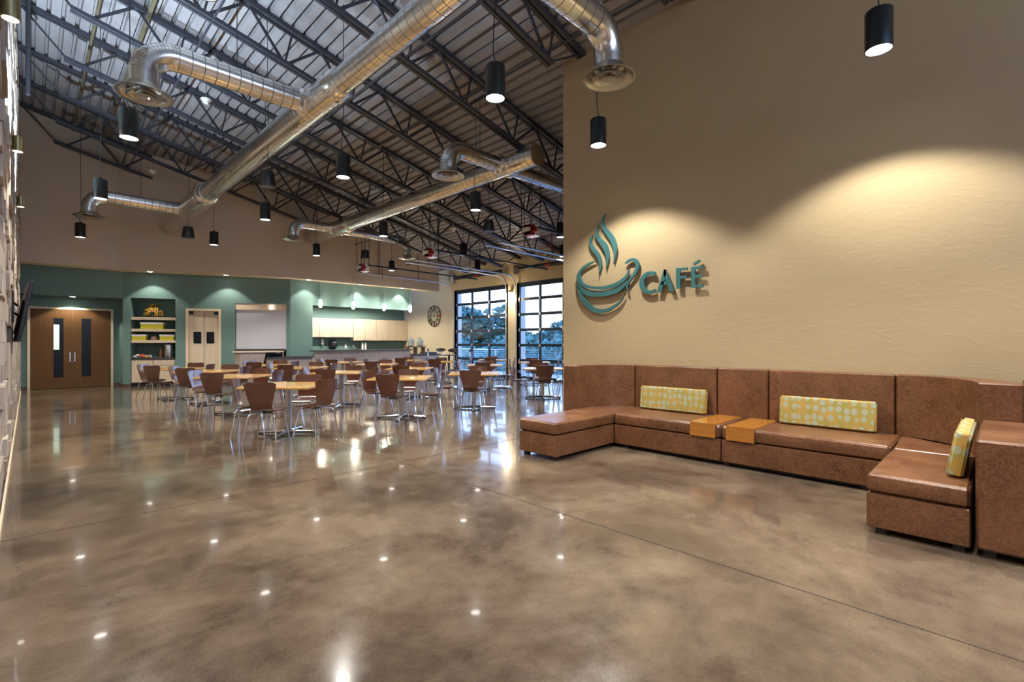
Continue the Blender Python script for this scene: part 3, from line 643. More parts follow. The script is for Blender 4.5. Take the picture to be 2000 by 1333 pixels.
# ------------------------------------------------------------------ niche: cabinet, shelves, contents
t = thB('base_cabinet', 'pale wood base cabinet with dark counter filling the foot of the wall niche', 'cabinet', 0.195, 0.03, 0)
bx('cabinet_body', M['greywood'], (0.0, 1.17, 0.02, 0.5, 0.12, 0.85), t); bx('toe_kick', M['black'], (0.0, 1.17, 0.05, 0.48, 0.0, 0.12), t); bx('worktop', M['counter'], (-0.0, 1.175, -0.02, 0.52, 0.85, 0.90), t)
bx('door', M['palewood'], (0.02, 0.56, 0.0, 0.02, 0.14, 0.83), t); bx('door', M['palewood'], (0.60, 1.15, 0.0, 0.02, 0.14, 0.66), t)
dr = bx('drawer', M['palewood'], (0.60, 1.15, 0.0, 0.02, 0.68, 0.83), t); tb('handle', M['steel'], [(0.80, 0, 0.76), (0.80, -0.03, 0.76), (0.93, -0.03, 0.76), (0.93, 0, 0.76)], 0.006, dr, 6)
for z, lab in ((2.196, 'top'), (1.826, 'middle'), (1.467, 'lowest')):
    t = thB('wall_shelf', 'thick pale wood shelf in the teal niche, %s of three' % lab, 'shelf', 0.19, 0.06, z, 'thick niche shelves')
    bx('shelf_board', M['palewood'], (0.003, 1.182, 0, 0.49, -0.085, 0), t)
def basket(s0, s1, z, h, lab):
    t = thB('storage_basket', lab, 'basket', s0, 0.09, z, 'lime woven baskets')
    w_ = s1-s0; bm = bmesh.new()
    for d in ((0, w_, 0, 0.02), (0, w_, 0.26, 0.28), (0, 0.02, 0.02, 0.26), (w_-0.02, w_, 0.02, 0.26)): box(bm, d[0], d[1], d[2], d[3], 0, h)
    box(bm, 0.02, w_-0.02, 0.02, 0.26, 0, 0.02); bmesh.ops.bevel(bm, geom=bm.edges[:], offset=0.004, segments=1, affect='EDGES'); finish(bm, 'basket_body', M['basket'], t)
    bm = bmesh.new(); n = 14; top = []; 
    for d in ((-0.008, w_+0.008, -0.008, 0.0), (-0.008, w_+0.008, 0.28, 0.288), (-0.008, 0.0, 0.0, 0.28), (w_, w_+0.008, 0.0, 0.28)): box(bm, d[0], d[1], d[2], d[3], h*0.72, h+0.012)
    box(bm, -0.008, w_+0.008, -0.008, 0.288, h+0.002, h+0.012); finish(bm, 'cloth_liner', M['linen'], t)
basket(0.42, 1.02, 1.826, 0.20, 'wide lime green basket with white liner on the middle niche shelf')
basket(0.20, 0.56, 1.467, 0.17, 'small lime green basket at the left of the lowest niche shelf')
basket(0.93, 1.31, 1.467, 0.17, 'small lime green basket at the right of the lowest niche shelf')
t = thB('ceramic_pot', 'small pinkish brown woven pot between two green baskets', 'pot', 0.74, 0.25, 1.467)
lt('pot_body', mat('pinkish_wicker', (0.36, 0.22, 0.17), 0.7), [(0, 0), (0.09, 0), (0.10, 0.03), (0.075, 0.10), (0.06, 0.12), (0.05, 0.10), (0, 0.03)], t, seg=18)
# sunflower arrangement
t = thB('sunflower_arrangement', 'yellow and rust sunflower arrangement on the top niche shelf', 'flowers', 0.72, 0.24, 2.196)
lt('bowl', M['darkwood'], [(0, 0), (0.08, 0), (0.12, 0.04), (0.11, 0.05), (0, 0.04)], t, seg=18)
yel = mat('yellow_petal', (0.78, 0.50, 0.03), 0.5); rust = mat('rust_petal', (0.50, 0.22, 0.04), 0.5); eye = mat('dark_flower_eye', (0.06, 0.02, 0.01), 0.7); grn = mat('flower_leaf', (0.06, 0.12, 0.02), 0.6)
rnd = random.Random(4)
bm = bmesh.new()
for k in range(60):
    th = rnd.uniform(0, 2*PI); ph = rnd.uniform(0, PI/2); p = Vector((0.24*math.sin(ph)*math.cos(th), 0.14*math.sin(ph)*math.sin(th), 0.05+0.32*math.cos(ph)))
    u = Vector((rnd.gauss(0, 1), rnd.gauss(0, 1), rnd.gauss(0, 1))).normalized()*0.06; v_ = u.orthogonal().normalized()*0.025
    bm.faces.new([bm.verts.new(p+u), bm.verts.new(p+v_), bm.verts.new(p-u), bm.verts.new(p-v_)])
tag(finish(bm, 'leaves', grn, t), 'dark green leaves', 'x'); del bpy.data.objects['leaves']['category']
for k in range(38):
    th = rnd.uniform(PI, 2*PI); ph = rnd.uniform(0.1, PI/2)
    d = Vector((math.sin(ph)*math.cos(th), math.sin(ph)*math.sin(th), math.cos(ph))); p = Vector((0.25*d.x, 0.15*d.y, 0.06+0.34*d.z))
    nrm = (d+Vector((0, -0.8, 0))).normalized(); u = nrm.orthogonal().normalized(); v_ = nrm.cross(u); bm = bmesh.new(); R_ = rnd.uniform(0.042, 0.058)
    for j in range(12):
        a = j*PI/6; e1 = u*math.cos(a)+v_*math.sin(a); e2 = -u*math.sin(a)+v_*math.cos(a)
        bm.faces.new([bm.verts.new(p+e1*0.012), bm.verts.new(p+e1*R_*0.6+e2*0.012), bm.verts.new(p+e1*R_+nrm*0.006), bm.verts.new(p+e1*R_*0.6-e2*0.012)])
    for f in bm.faces: f.material_index = 0
    ring = [bm.verts.new(p+nrm*0.006+(u*math.cos(a)+v_*math.sin(a))*0.02) for a in [q*PI/5 for q in range(10)]]; ff = bm.faces.new(ring); ff.material_index = 1
    finish(bm, 'flower_head', [yel if rnd.random() < 0.55 else rust, eye], t)
# urn, dark bottle, snacks
t = thB('coffee_urn', 'stainless steel coffee urn on the niche counter', 'coffee urn', 1.14, 0.26, 0.902)
lt('urn_body', M['steel'], [(0, 0), (0.13, 0), (0.135, 0.02), (0.135, 0.40), (0.125, 0.42)], t, seg=30)
lt('lid', M['steel'], [(0.14, 0.40), (0.14, 0.42), (0.06, 0.445), (0, 0.445)], t, seg=30); lt('lid_knob', M['black'], [(0, 0.475), (0.02, 0.475), (0.02, 0.445), (0, 0.445)], t, seg=12)
tb('side_handle', M['black'], [(0.13, 0, 0.34), (0.18, 0, 0.33), (0.18, 0, 0.25), (0.13, 0, 0.24)], 0.01, t, 6); tb('tap', M['black'], [(0, -0.13, 0.05), (0, -0.18, 0.05), (0, -0.18, 0.02)], 0.012, t, 6)
t = thB('carafe', 'dark upright flask beside the steel coffee urn', 'flask', 0.92, 0.26, 0.902); lt('flask_body', M['darkwood'], [(0, 0), (0.045, 0), (0.045, 0.2), (0.03, 0.25), (0.03, 0.29), (0, 0.29)], t, seg=18)
cols = [((0.75, 0.70, 0.62), 'white'), ((0.05, 0.35, 0.42), 'turquoise'), ((0.75, 0.10, 0.03), 'red'), ((0.80, 0.35, 0.05), 'orange'), ((0.7, 0.55, 0.4), 'tan'), ((0.65, 0.06, 0.04), 'crimson')]
for k, (c_, cn) in enumerate(cols):
    bm = bmesh.new(); bmesh.ops.create_icosphere(bm, subdivisions=2, radius=1); rr_ = random.Random(k)
    for v_ in bm.verts: v_.co = Vector((v_.co.x*0.075, v_.co.y*0.06, v_.co.z*0.035)) * rr_.uniform(0.85, 1.1)
    o_ = finish(bm, 'snack_bag', mat(cn+'_snack_wrapper', c_, 0.35), None, True); o_.location = TB(0.28+0.1*(k % 4)+(0.05 if k > 3 else 0), 0.14+0.04*(k % 2), 0.937+(0.05 if k > 3 else 0)); o_.rotation_euler = (0.2*(k % 3), 0.3, k)
    tag(o_, '%s snack packet in the heap on the niche counter' % cn, 'snack packet', 'snack packets on the niche counter')
for k in range(3):
    o_ = lt('paper_cup', M['linen'], [(0, 0), (0.03, 0), (0.038, 0.09), (0.034, 0.09), (0, 0.01)], None, seg=16); o_.location = TB(0.45+0.085*k, 0.36, 0.902+0.0); 
    tag(o_, 'small white paper cup behind the snack packets, %s in its row' % ['left', 'middle', 'right'][k], 'cup', 'paper cups on the niche counter')
# ------------------------------------------------------------------ roll shutter and servery
t = thB('roll_shutter', 'white slatted roll-down shutter closing the servery opening in the teal wall', 'shutter', 3.06, 0, 0)
bx('shutter_housing', M['soffit'], (0.003, 1.55, 0.03, 0.4, 2.50, 2.715), t)
bm = bmesh.new(); z = 1.17
while z < 2.46: box(bm, 0.012, 1.50, 0.075, 0.095, z, z+0.046); box(bm, 0.012, 1.50, 0.092, 0.098, z+0.044, z+0.058); z += 0.058
finish(bm, 'slat_curtain', M['shutter'], t); bx('guide_rail', M['shutter'], (1.50, 1.55, 0.05, 0.12, 1.15, 2.5), t)
bx('side_cheek', M['teal'], (1.553, 1.597, 0.0, 0.4, 0.0, 2.71), t)
bx('sill', M['counter'], (0.003, 1.55, -0.04, 0.4, 1.11, 1.155), t)
# ------------------------------------------------------------------ service counters on the line before the teal wall
t = thing('host_desk', 'grey wood high desk with slanted side below the white shutter', 'desk', (0, 16.7, 0))
pz('front_panel', M['greywood'], [(4.68, 0), (5.2, 0), (5.43, 1.07), (4.66, 1.07)], 0, 0.5, t, T=lambda x, y, z: (x, z, y))
bx('worktop', M['palewood'], (4.58, 5.98, -0.03, 0.53, 1.075, 1.115), t)
bx('support_post', M['greywood'], (5.95, 5.98, 0.0, 0.5, 0.925, 1.075), t)
t = thing('low_counter', 'grey wood low counter with dark top between the high desk and the bar', 'counter', (0, 16.7, 0))
bx('counter_body', M['greywood'], (5.46, 6.93, 0.02, 0.5, 0, 0.875), t, T=None); bx('worktop', M['counter'], (5.43, 6.96, -0.02, 0.53, 0.88, 0.92), t)
t = thing('counter_oven', 'dark countertop oven under the high desk top', 'oven', (5.48, 16.78, 0.922))
bx('oven_body', M['black'], (0, 0.45, 0, 0.35, 0, 0.145), t); bx('oven_door', M['doorglass'], (0.1, 0.44, -0.012, 0.0, 0.01, 0.10), t); bx('display_strip', M['steel'], (0.28, 0.42, -0.01, 0.0, 0.11, 0.135), t)
t = thing('serving_bar', 'tall grey wood serving bar with dark top under the glass pendants', 'bar', (0, 16.7, 0))
pz('front_panel', M['greywood'], [(7.18, 0), (10.85, 0), (10.85, 1.08), (6.99, 1.08)], 0, 0.08, t, T=lambda x, y, z: (x, z, y)); bx('back_body', M['greywood'], (7.25, 10.85, 0.085, 0.5, 0, 0.86), t)
bx('worktop', M['counter'], (6.95, 10.93, -0.06, 0.26, 1.085, 1.125), t); bx('rear_worktop', M['counter'], (7.22, 10.85, 0.262, 0.53, 0.865, 0.90), t)
t = thing('drinks_counter', 'lower grey wood counter with dark top holding the drink dispensers', 'counter', (0, 16.7, 0))
bx('counter_body', M['greywood'], (10.95, 12.3, 0.02, 0.6, 0, 0.875), t); bx('worktop', M['counter'], (10.94, 12.35, -0.03, 0.64, 0.88, 0.92), t)
t = thing('dispenser_stand', 'dark wooden stand carrying two glass drink dispensers', 'stand', (11.3, 17.0, 0.922))
bx('stand_top', M['darkwood'], (-0.42, 0.42, -0.14, 0.14, 0.27, 0.31), t)
for x in (-0.38, 0.0, 0.38): bx('leg', M['darkwood'], (x-0.03, x+0.03, -0.11, 0.11, 0, 0.27), t)
for k, x in enumerate((11.08, 11.52)):
    t = thing('drink_dispenser', 'square glass drink dispenser at the %s of the dark stand' % ['left', 'right'][k], 'drink dispenser', (x, 17.0, 1.233), group='glass drink dispensers')
    bx('jar', M['jar'], (-0.13, 0.13, -0.11, 0.11, 0.0, 0.30), t, bev=0.04, seg=3); lt('lid', M['steel'], [(0.06, 0.29), (0.065, 0.33), (0.02, 0.35), (0, 0.35)], t, seg=20)
    tb('handle', M['steel'], [(-0.05, 0, 0.33), (-0.04, 0, 0.385), (0.04, 0, 0.385), (0.05, 0, 0.33)], 0.008, t, 6); tb('tap', M['steel'], [(0, -0.11, 0.04), (0, -0.15, 0.04), (0, -0.15, 0.01)], 0.009, t, 6)
bm = bmesh.new(); box(bm, 0, 0.62, 0, 0.35, 0, 0.015); box(bm, 0, 0.62, 0, 0.02, 0.015, 0.06); box(bm, 0, 0.62, 0.33, 0.35, 0.015, 0.06); box(bm, 0, 0.02, 0.02, 0.33, 0.015, 0.06); box(bm, 0.60, 0.62, 0.02, 0.33, 0.015, 0.06)
o_ = finish(bm, 'serving_tray', M['black']); o_.location = (11.72, 16.95, 0.922); tag(o_, 'black serving tray on the drinks counter by the clock wall', 'tray')
# ------------------------------------------------------------------ kitchen back wall
t = thing('upper_cabinets', 'short pale ash wall cabinets left of the step over the sink', 'cabinet', (8.38, 20.67, 0), group='kitchen wall cabinets')
bx('cabinet_body', M['palewood'], (0.0, 2.05, 0.02, 0.32, 1.62, 2.45), t)
for k in range(4):
    d_ = bx('door', M['palewood'], (0.005+k*0.5125, 0.505+k*0.5125, 0.0, 0.018, 1.63, 2.445), t)
    hx = 0.45+k*0.5125 if k % 2 == 0 else 0.05+k*0.5125; tb('handle', M['steel'], [(hx, 0, 1.67), (hx, -0.025, 1.67), (hx, -0.025, 1.78), (hx, 0, 1.78)], 0.005, d_, 5)
t = thing('upper_cabinets', 'tall pale ash wall cabinets right of the step, ending at the cream wall', 'cabinet', (10.44, 20.67, 0), group='kitchen wall cabinets')
bx('cabinet_body', M['palewood'], (0.0, 2.855, 0.02, 0.32, 1.48, 2.46), t)
for k in range(5):
    d_ = bx('door', M['palewood'], (0.005+k*0.571, 0.564+k*0.571, 0.0, 0.018, 1.49, 2.455), t)
    hx = 0.51+k*0.571 if k % 2 == 0 else 0.05+k*0.571; tb('handle', M['steel'], [(hx, 0, 1.53), (hx, -0.025, 1.53), (hx, -0.025, 1.64), (hx, 0, 1.64)], 0.005, d_, 5)
t = thing('kitchen_counter', 'teal backed kitchen counter along the rear wall behind the bar', 'counter', (0, 20.4, 0)); bx('counter_body', M['greywood'], (7.25, 13.27, 0.03, 0.59, 0, 0.86), t); bx('worktop', M['counter'], (7.23, 13.28, 0.0, 0.595, 0.865, 0.9), t)
t = thing('soap_dispenser', 'white soap dispenser on the teal wall beside the black towel box', 'soap dispenser', (9.12, 20.99, 1.23))
bx('dispenser_body', M['white'], (-0.06, 0.06, -0.1, 0.0, 0.05, 0.32), t, bev=0.03); bx('drip_tray', M['steel'], (-0.05, 0.05, -0.11, 0.0, 0.0, 0.02), t)
t = thing('towel_dispenser', 'black rounded paper towel dispenser on the teal kitchen wall', 'towel dispenser', (9.58, 20.99, 1.1))
bx('dispenser_body', M['black'], (-0.17, 0.17, -0.22, 0.0, 0.0, 0.42), t, bev=0.07, seg=3); bx('name_plate', M['steel'], (-0.03, 0.12, -0.228, -0.222, 0.28, 0.31), t)
t = thing('cutting_board', 'small reddish board below the black towel dispenser', 'board', (9.58, 20.7, 0.902)); bx('board', M['darkwood'], (-0.12, 0.12, -0.01, 0.01, 0.0, 0.16), t)
t = thing('sink_faucet', 'chrome kitchen faucet with slanted handle on the rear counter', 'faucet', (10.45, 20.85, 0.902))
tb('spout', M['chrome'], [(0, 0, 0), (0, 0, 0.28), (0, -0.05, 0.33), (0, -0.13, 0.30), (0, -0.15, 0.24)], 0.014, t, 8); tb('lever', M['white'], [(0.05, 0, 0.38), (0.14, -0.02, 0.22)], 0.016, t, 6)
t = thing('outlet_plate', 'white outlet plate on the teal wall left of the faucet', 'outlet', (10.22, 20.99, 1.22)); bx('plate', M['white'], (-0.04, 0.04, -0.008, 0, -0.09, 0.09), t)
for k, x in enumerate((10.95, 11.1)):
    t = thing('water_filter', '%s white water filter cylinder hanging below the wall cabinets' % ['left', 'right'][k], 'water filter', (x, 20.8, 0.95), group='water filter cylinders'); lt('filter_body', M['white'], [(0, 0), (0.045, 0), (0.05, 0.02), (0.05, 0.40), (0.03, 0.44), (0, 0.44)], t, seg=18)
    lt('filter_cap', M['steel'], [(0.051, 0.36), (0.055, 0.37), (0.055, 0.42), (0.03, 0.45)], t, seg=18)
# glass pendants over the bar
def glass_pendant():
    t = thing('glass_pendant', '', 'pendant lamp', (0, 0, 0), group='frosted glass pendants over the bar')
    lt('glass_shade', M['cap'], [(0, 0), (0.035, 0.006), (0.055, 0.035), (0.06, 0.1), (0.06, 0.2), (0.055, 0.265), (0.035, 0.294), (0, 0.30)], t, seg=22)
    lt('socket_cap', M['steel'], [(0.0, 0.34), (0.02, 0.34), (0.026, 0.295), (0, 0.295)], t, seg=14)
    tb('stem', M['steel'], [(0, 0, 0.33), (0, 0, 0.955)], 0.006, t, 6); lt('canopy', M['steel'], [(0, 0.97), (0.06, 0.97), (0.055, 0.95), (0, 0.945)], t, seg=18)
    return t
g0 = glass_pendant(); KIDS[g0.name] = [(c, []) for c in g0.children]
for i, x in enumerate((7.40, 8.65, 9.94, 11.14)):
    lab = 'glowing frosted glass pendant over the bar, %s of four' % ['leftmost', 'second', 'third', 'rightmost'][i]
    t = g0 if i == 0 else dup(g0, (0, 0, 0), 0, lab)
    t['label'] = lab; yy = 17.14; t.location = (x, yy, 2.635); point((x, yy-0.16, 2.70), 9, (1, .88, .7), 0.04)
t = thing('servery_lamp', 'round white lamp glowing in front of the shutter housing', 'lamp', TB(3.06+1.09, 0.0, 2.60)); lt('lamp_lens', M['cap'], [(0, -0.05), (0.035, -0.035), (0.05, 0), (0.035, 0.035), (0, 0.05)], t, seg=18); bx('bracket', M['steel'], (-0.01, 0.01, 0.0, 0.06, -0.01, 0.01), t)
# ------------------------------------------------------------------ clock on the cream wall
t = thing('wall_clock', 'large open bronze ring clock with roman numerals on the cream wall', 'clock', (13.26, 18.43, 2.605)); t.rotation_euler = (0, 0, -PI/2)
R1, R2 = 0.48, 0.25
for R_, nm, rr_ in ((R1, 'outer_ring', 0.016), (R2, 'inner_ring', 0.009)): tb(nm, M['clockmetal'], [(R_*math.cos(a), 0, R_*math.sin(a)) for a in [k*PI/24 for k in range(48)]], rr_, t, 8, True)
NUM = {1: 'I', 2: 'II', 3: 'III', 4: 'IIII', 5: 'V', 6: 'VI', 7: 'VII', 8: 'VIII', 9: 'IX', 10: 'X', 11: 'XI', 12: 'XII'}
for n_ in range(1, 13):
    a = PI/2 - n_*PI/6; bm = bmesh.new(); s_ = NUM[n_]; adv = {'I': 0.03, 'V': 0.06, 'X': 0.06}; tot = sum(adv[c] for c in s_); u0 = -tot/2
    def seg_(u1, w1, u2, w2):
        d = Vector((u2-u1, w2-w1)).normalized(); p_ = Vector((-d.y, d.x))*0.006; q = [(u1+p_.x, w1+p_.y), (u1-p_.x, w1-p_.y), (u2-p_.x, w2-p_.y), (u2+p_.x, w2+p_.y)]
        prism(bm, q, -0.006, 0.006, T=lambda u, w_, z: (w_*math.cos(a)+u*math.sin(a), z, w_*math.sin(a)-u*math.cos(a)))
    for c in s_:
        m_ = u0+adv[c]/2
        if c == 'I': seg_(m_, R2+0.01, m_, R1-0.01)
        elif c == 'V': seg_(m_-0.024, R1-0.01, m_, R2+0.01); seg_(m_+0.024, R1-0.01, m_, R2+0.01)
        else: seg_(m_-0.022, R1-0.01, m_+0.022, R2+0.01); seg_(m_+0.022, R1-0.01, m_-0.022, R2+0.01)
        u0 += adv[c]
    finish(bm, 'numeral', M['clockmetal'] if n_ not in (3,) else M['red'], t)
for n_, mm in ((3, mat('faded_red_plate', (0.30, 0.06, 0.06), 0.5)), (9, mat('grey_plate', (0.35, 0.32, 0.32), 0.5)), (6, mat('bronze_plate', (0.16, 0.14, 0.08), 0.5))):
    a = PI/2-n_*PI/6; pz('numeral_plate', mm, [(-0.045, R2), (0.045, R2), (0.055, R1), (-0.055, R1)], 0.007, 0.012, t, T=lambda u, w_, z: (w_*math.cos(a)+u*math.sin(a), z, w_*math.sin(a)-u*math.cos(a)))
for nm, a, l_ in (('hour_hand', 1.9, 0.1), ('minute_hand', -0.3, 0.17)): tb(nm, M['clockmetal'], [(0, -0.012, 0), (l_*math.cos(a), -0.012, l_*math.sin(a))], 0.006, t, 6)
bm = bmesh.new()
for k in range(4): tube(bm, [(0, 0, 0), (R2*math.cos(k*PI/2), 0, R2*math.sin(k*PI/2))], 0.004, 5)
finish(bm, 'spokes', M['clockmetal'], t); 
bm = bmesh.new(); bmesh.ops.create_uvsphere(bm, u_segments=14, v_segments=8, radius=0.028); finish(bm, 'hub', M['clockmetal'], t, True)
# wall lantern between the glazed doors
t = thing('wall_lantern', 'lit glass wall lamp on the cream pier between the glazed doors', 'wall lamp', (13.29, 13.35, 3.2))
bx('wall_bracket', M['brass'], (-0.10, -0.0, -0.03, 0.03, 0.16, 0.22), t); lt('glass_shade', M['cap'], [(0, -0.12), (0.05, -0.11), (0.065, 0.0), (0.06, 0.12), (0, 0.13)], t, -0.12, 0, 18)
lt('cap_ring', M['brass'], [(0.03, 0.2), (0.065, 0.13), (0.06, 0.125)], t, -0.12, 0, 16)
point((12.98, 13.35, 3.1), 12, (1, .78, .5), 0.05)
# television and mount on the block wall
t = thing('television', 'black flat television tilted forward from the block wall', 'television', (-0.035, 9.35, 1.80)); t.rotation_euler = (0, math.radians(9), math.radians(2.2))
bx('screen_housing', M['black'], (-0.035, 0.005, -0.62, 0.62, -0.40, 0.40), t, bev=0.006); bx('screen', M['doorglass'], (0.0055, 0.008, -0.6, 0.6, -0.38, 0.38), t)
bx('rear_bulge', M['black'], (-0.055, -0.036, -0.4, 0.4, -0.3, 0.15), t, bev=0.01)
t2 = thing('television_mount', 'black steel arm holding the television off the block wall', 'wall mount', (-0.15, 9.0, 1.86)); bx('wall_plate', M['black'], (-0.0, 0.02, -0.12, 0.12, -0.2, 0.2), t2); tb('arm', M['black'], [(0.02, 0, 0.05), (0.05, 0.1, 0.02)], 0.014, t2, 6); tb('arm', M['black'], [(0.02, 0, -0.08), (0.05, 0.1, -0.1)], 0.014, t2, 6)
SIGN = {
'steam1': [(4.417,3.44),(4.475,3.385),(4.508,3.317),(4.496,3.241),(4.426,3.126),(4.34,3.01),(4.288,2.886),(4.268,2.782),(4.271,2.696),(4.277,2.631),(4.246,2.707),(4.216,2.804),(4.218,2.906),(4.255,3.027),(4.322,3.124),(4.409,3.211),(4.457,3.293),(4.464,3.361)] ,
'steam2': [(4.549,3.287),(4.603,3.229),(4.625,3.157),(4.603,3.079),(4.531,2.979),(4.461,2.881),(4.417,2.772),(4.409,2.683),(4.414,2.559),(4.377,2.65),(4.357,2.75),(4.365,2.853),(4.409,2.962),(4.496,3.048),(4.558,3.117),(4.58,3.18)] ,
'steam3': [(4.666,3.134),(4.721,3.089),(4.739,3.024),(4.712,2.93),(4.63,2.829),(4.567,2.731),(4.544,2.624),(4.553,2.484),(4.51,2.576),(4.496,2.663),(4.514,2.754),(4.567,2.85),(4.639,2.935),(4.688,3.002),(4.694,3.063)] ,
'rim': [(4.594,2.716),(4.749,2.699),(4.898,2.633),(4.978,2.533),(4.994,2.442),(4.936,2.368),(4.842,2.306),(4.657,2.262),(4.443,2.238),(4.221,2.271),(4.072,2.344),(4.007,2.424),(3.996,2.521),(4.032,2.461),(4.088,2.403),(4.221,2.336),(4.391,2.297),(4.567,2.295),(4.749,2.329),(4.861,2.387),(4.908,2.465),(4.914,2.535),(4.861,2.606),(4.73,2.668)] ,
'band': [(4.99,2.395),(4.965,2.308),(4.879,2.217),(4.749,2.155),(4.531,2.129),(4.322,2.141),(4.154,2.194),(4.056,2.272),(4.014,2.356),(4.056,2.322),(4.188,2.254),(4.357,2.214),(4.531,2.209),(4.73,2.234),(4.861,2.289),(4.946,2.345)] ,
'bowl': [(4.99,2.357),(4.955,2.192),(4.879,2.064),(4.767,1.952),(4.639,1.885),(4.514,1.865),(4.374,1.888),(4.238,1.955),(4.138,2.035),(4.067,2.152),(4.154,2.051),(4.271,1.978),(4.409,1.934),(4.531,1.933),(4.657,1.976),(4.767,2.058),(4.861,2.155),(4.908,2.242),(4.936,2.306)] ,
'handle': [(4.072,2.615),(4.007,2.664),(3.927,2.675),(3.864,2.651),(3.825,2.586),(3.833,2.504),(3.88,2.425),(3.959,2.348),(4.007,2.282),(4.02,2.227),(3.994,2.157),(4.032,2.206),(4.046,2.271),(4.027,2.319),(3.967,2.391),(3.912,2.47),(3.883,2.537),(3.896,2.595),(3.927,2.63),(3.991,2.627),(4.056,2.606)] ,
'C': [(3.56,2.427),(3.634,2.446),(3.725,2.43),(3.794,2.368),(3.821,2.294),(3.805,2.21),(3.74,2.138),(3.649,2.113),(3.567,2.13),(3.563,2.18),(3.642,2.163),(3.71,2.199),(3.736,2.259),(3.736,2.321),(3.702,2.373),(3.642,2.399),(3.563,2.374)] ,
'A1': [(3.422,2.449),(3.393,2.446),(3.382,2.389),(3.465,2.123),(3.535,2.121)] ,
'A2': [(3.422,2.449),(3.393,2.446),(3.266,2.125),(3.332,2.125),(3.426,2.38)] ,
'A3': [(3.455,2.279),(3.379,2.277),(3.357,2.225),(3.472,2.227)] ,
'F': [(3.238,2.447),(3.075,2.442),(3.072,2.406),(3.176,2.409),(3.176,2.33),(3.079,2.328),(3.076,2.29),(3.175,2.292),(3.174,2.158),(3.234,2.156)] ,
'E': [(3.018,2.44),(2.857,2.438),(2.854,2.402),(2.963,2.405),(2.963,2.324),(2.866,2.321),(2.863,2.283),(2.961,2.286),(2.96,2.185),(2.853,2.184),(2.85,2.149),(3.015,2.15)] ,
'acc': [(2.995,2.485),(2.904,2.531),(2.885,2.504),(2.976,2.46)] ,
}
# ------------------------------------------------------------------ cafe sign
t = thing('cafe_sign', 'teal raised wall sign of a steaming cup beside the word CAFE with accent', 'sign', (6.55, 0, 0))
def sgn(nm, key, parent=t, smooth_=True, th=0.03, so=0.035):
    pts = SIGN[key]
    if smooth_:
        n = len(pts); out = []
        sharp = set()
        for i in range(n):
            a = Vector(pts[i-1])-Vector(pts[i]); b = Vector(pts[(i+1) % n])-Vector(pts[i])
            if a.angle(b) < 1.2: sharp.add(i)
        for i in range(n):
            p0, p1, p2, p3 = [Vector(pts[(i+k) % n]) for k in (-1, 0, 1, 2)]
            if i in sharp: p0 = p1
            if (i+1) % n in sharp: p3 = p2
            for s_ in range(4):
                u = s_/4; out.append(0.5*((2*p1)+(-p0+p2)*u+(2*p0-5*p1+4*p2-p3)*u*u+(-p0+3*p1-3*p2+p3)*u**3))
        pts = [(p.x, p.y) for p in out]
    bm = bmesh.new(); a = [bm.verts.new((-so-th, y, z)) for y, z in pts]; b = [bm.verts.new((-so, y, z)) for y, z in pts]; n = len(pts)
    from mathutils.geometry import tessellate_polygon
    for tri in tessellate_polygon([[Vector((y, z, 0)) for y, z in pts]]):
        for L_ in (a, b):
            try: bm.faces.new([L_[k] for k in tri])
            except ValueError: pass
    for i in range(n): bm.faces.new([a[i], b[i], b[(i+1) % n], a[(i+1) % n]])
    ys_ = [p[0] for p in pts]; zs_ = [p[1] for p in pts]; i0 = min(range(n), key=lambda i: pts[i][1])
    return bm
def sg(nm, keys, smooth_=True):
    bm = bmesh.new()
    for k in keys:
        b2 = sgn(nm, k, smooth_=smooth_); me = bpy.data.meshes.new('tmp'); b2.to_mesh(me); b2.free(); bm.from_mesh(me); bpy.data.meshes.remove(me)
    o_ = finish(bm, nm, M['signteal'], t)
    return o_
for k in ('steam1', 'steam2', 'steam3'): sg('steam_swirl', [k])
sg('cup_rim', ['rim']); sg('cup_band', ['band']); sg('cup_bowl', ['bowl']); sg('cup_handle', ['handle'])
sg('letter', ['C']); sg('letter', ['A1', 'A2', 'A3'], False); sg('letter', ['F'], False); sg('letter', ['E', 'acc'], False)
# ------------------------------------------------------------------ leather sectional
S = thing('sectional_sofa', 'brown leather U-shaped sectional sofa against the tan cafe wall', 'sofa', (0, 0, 0))
LE = M['leather']; SH = 0.448; BT = 1.065; XB = 6.37
def arc(cx, cy, rx, ry, a0, a1, n=12): return [(cx+rx*math.cos(a0+(a1-a0)*k/n), cy+ry*math.sin(a0+(a1-a0)*k/n)) for k in range(n+1)]
def off(pts, d): return pts
def cushion(pts, z0, z1, nm='seat_cushion', b_=0.02): return pz(nm, LE, pts, z0, z1, S, bev=b_)
# left wing with rounded corner
Lw = [(4.38, 3.675), (XB, 3.675), (XB, 3.83)] + arc(5.57, 3.83, 0.80, 0.45, 0, PI/2)[1:] + [(4.38, 4.28)]
cushion(Lw, 0.30, SH); pz('seat_base', LE, [(x+(0.004 if x < 5 else 0), y) for x, y in Lw], 0.045, 0.297, S, bev=0.008)
# right wing: ottoman seat and rounded corner
cushion([(4.38, 0.14), (5.56, 0.14), (5.56, 0.70), (4.38, 0.70)], 0.30, SH-0.01)
cushion([(5.57, 0.145)] + arc(5.57, 0.77, 0.80, 0.62, -PI/2, 0)[1:] + [(XB, 0.70), (5.57, 0.70)], 0.30, SH-0.01)
Rw = [(4.384, 0.14), (5.57, 0.14)] + arc(5.57, 0.77, 0.80, 0.62, -PI/2, 0)[1:] + [(XB, 0.70), (4.384, 0.70)]
pz('seat_base', LE, Rw, 0.045, 0.297, S, bev=0.008)
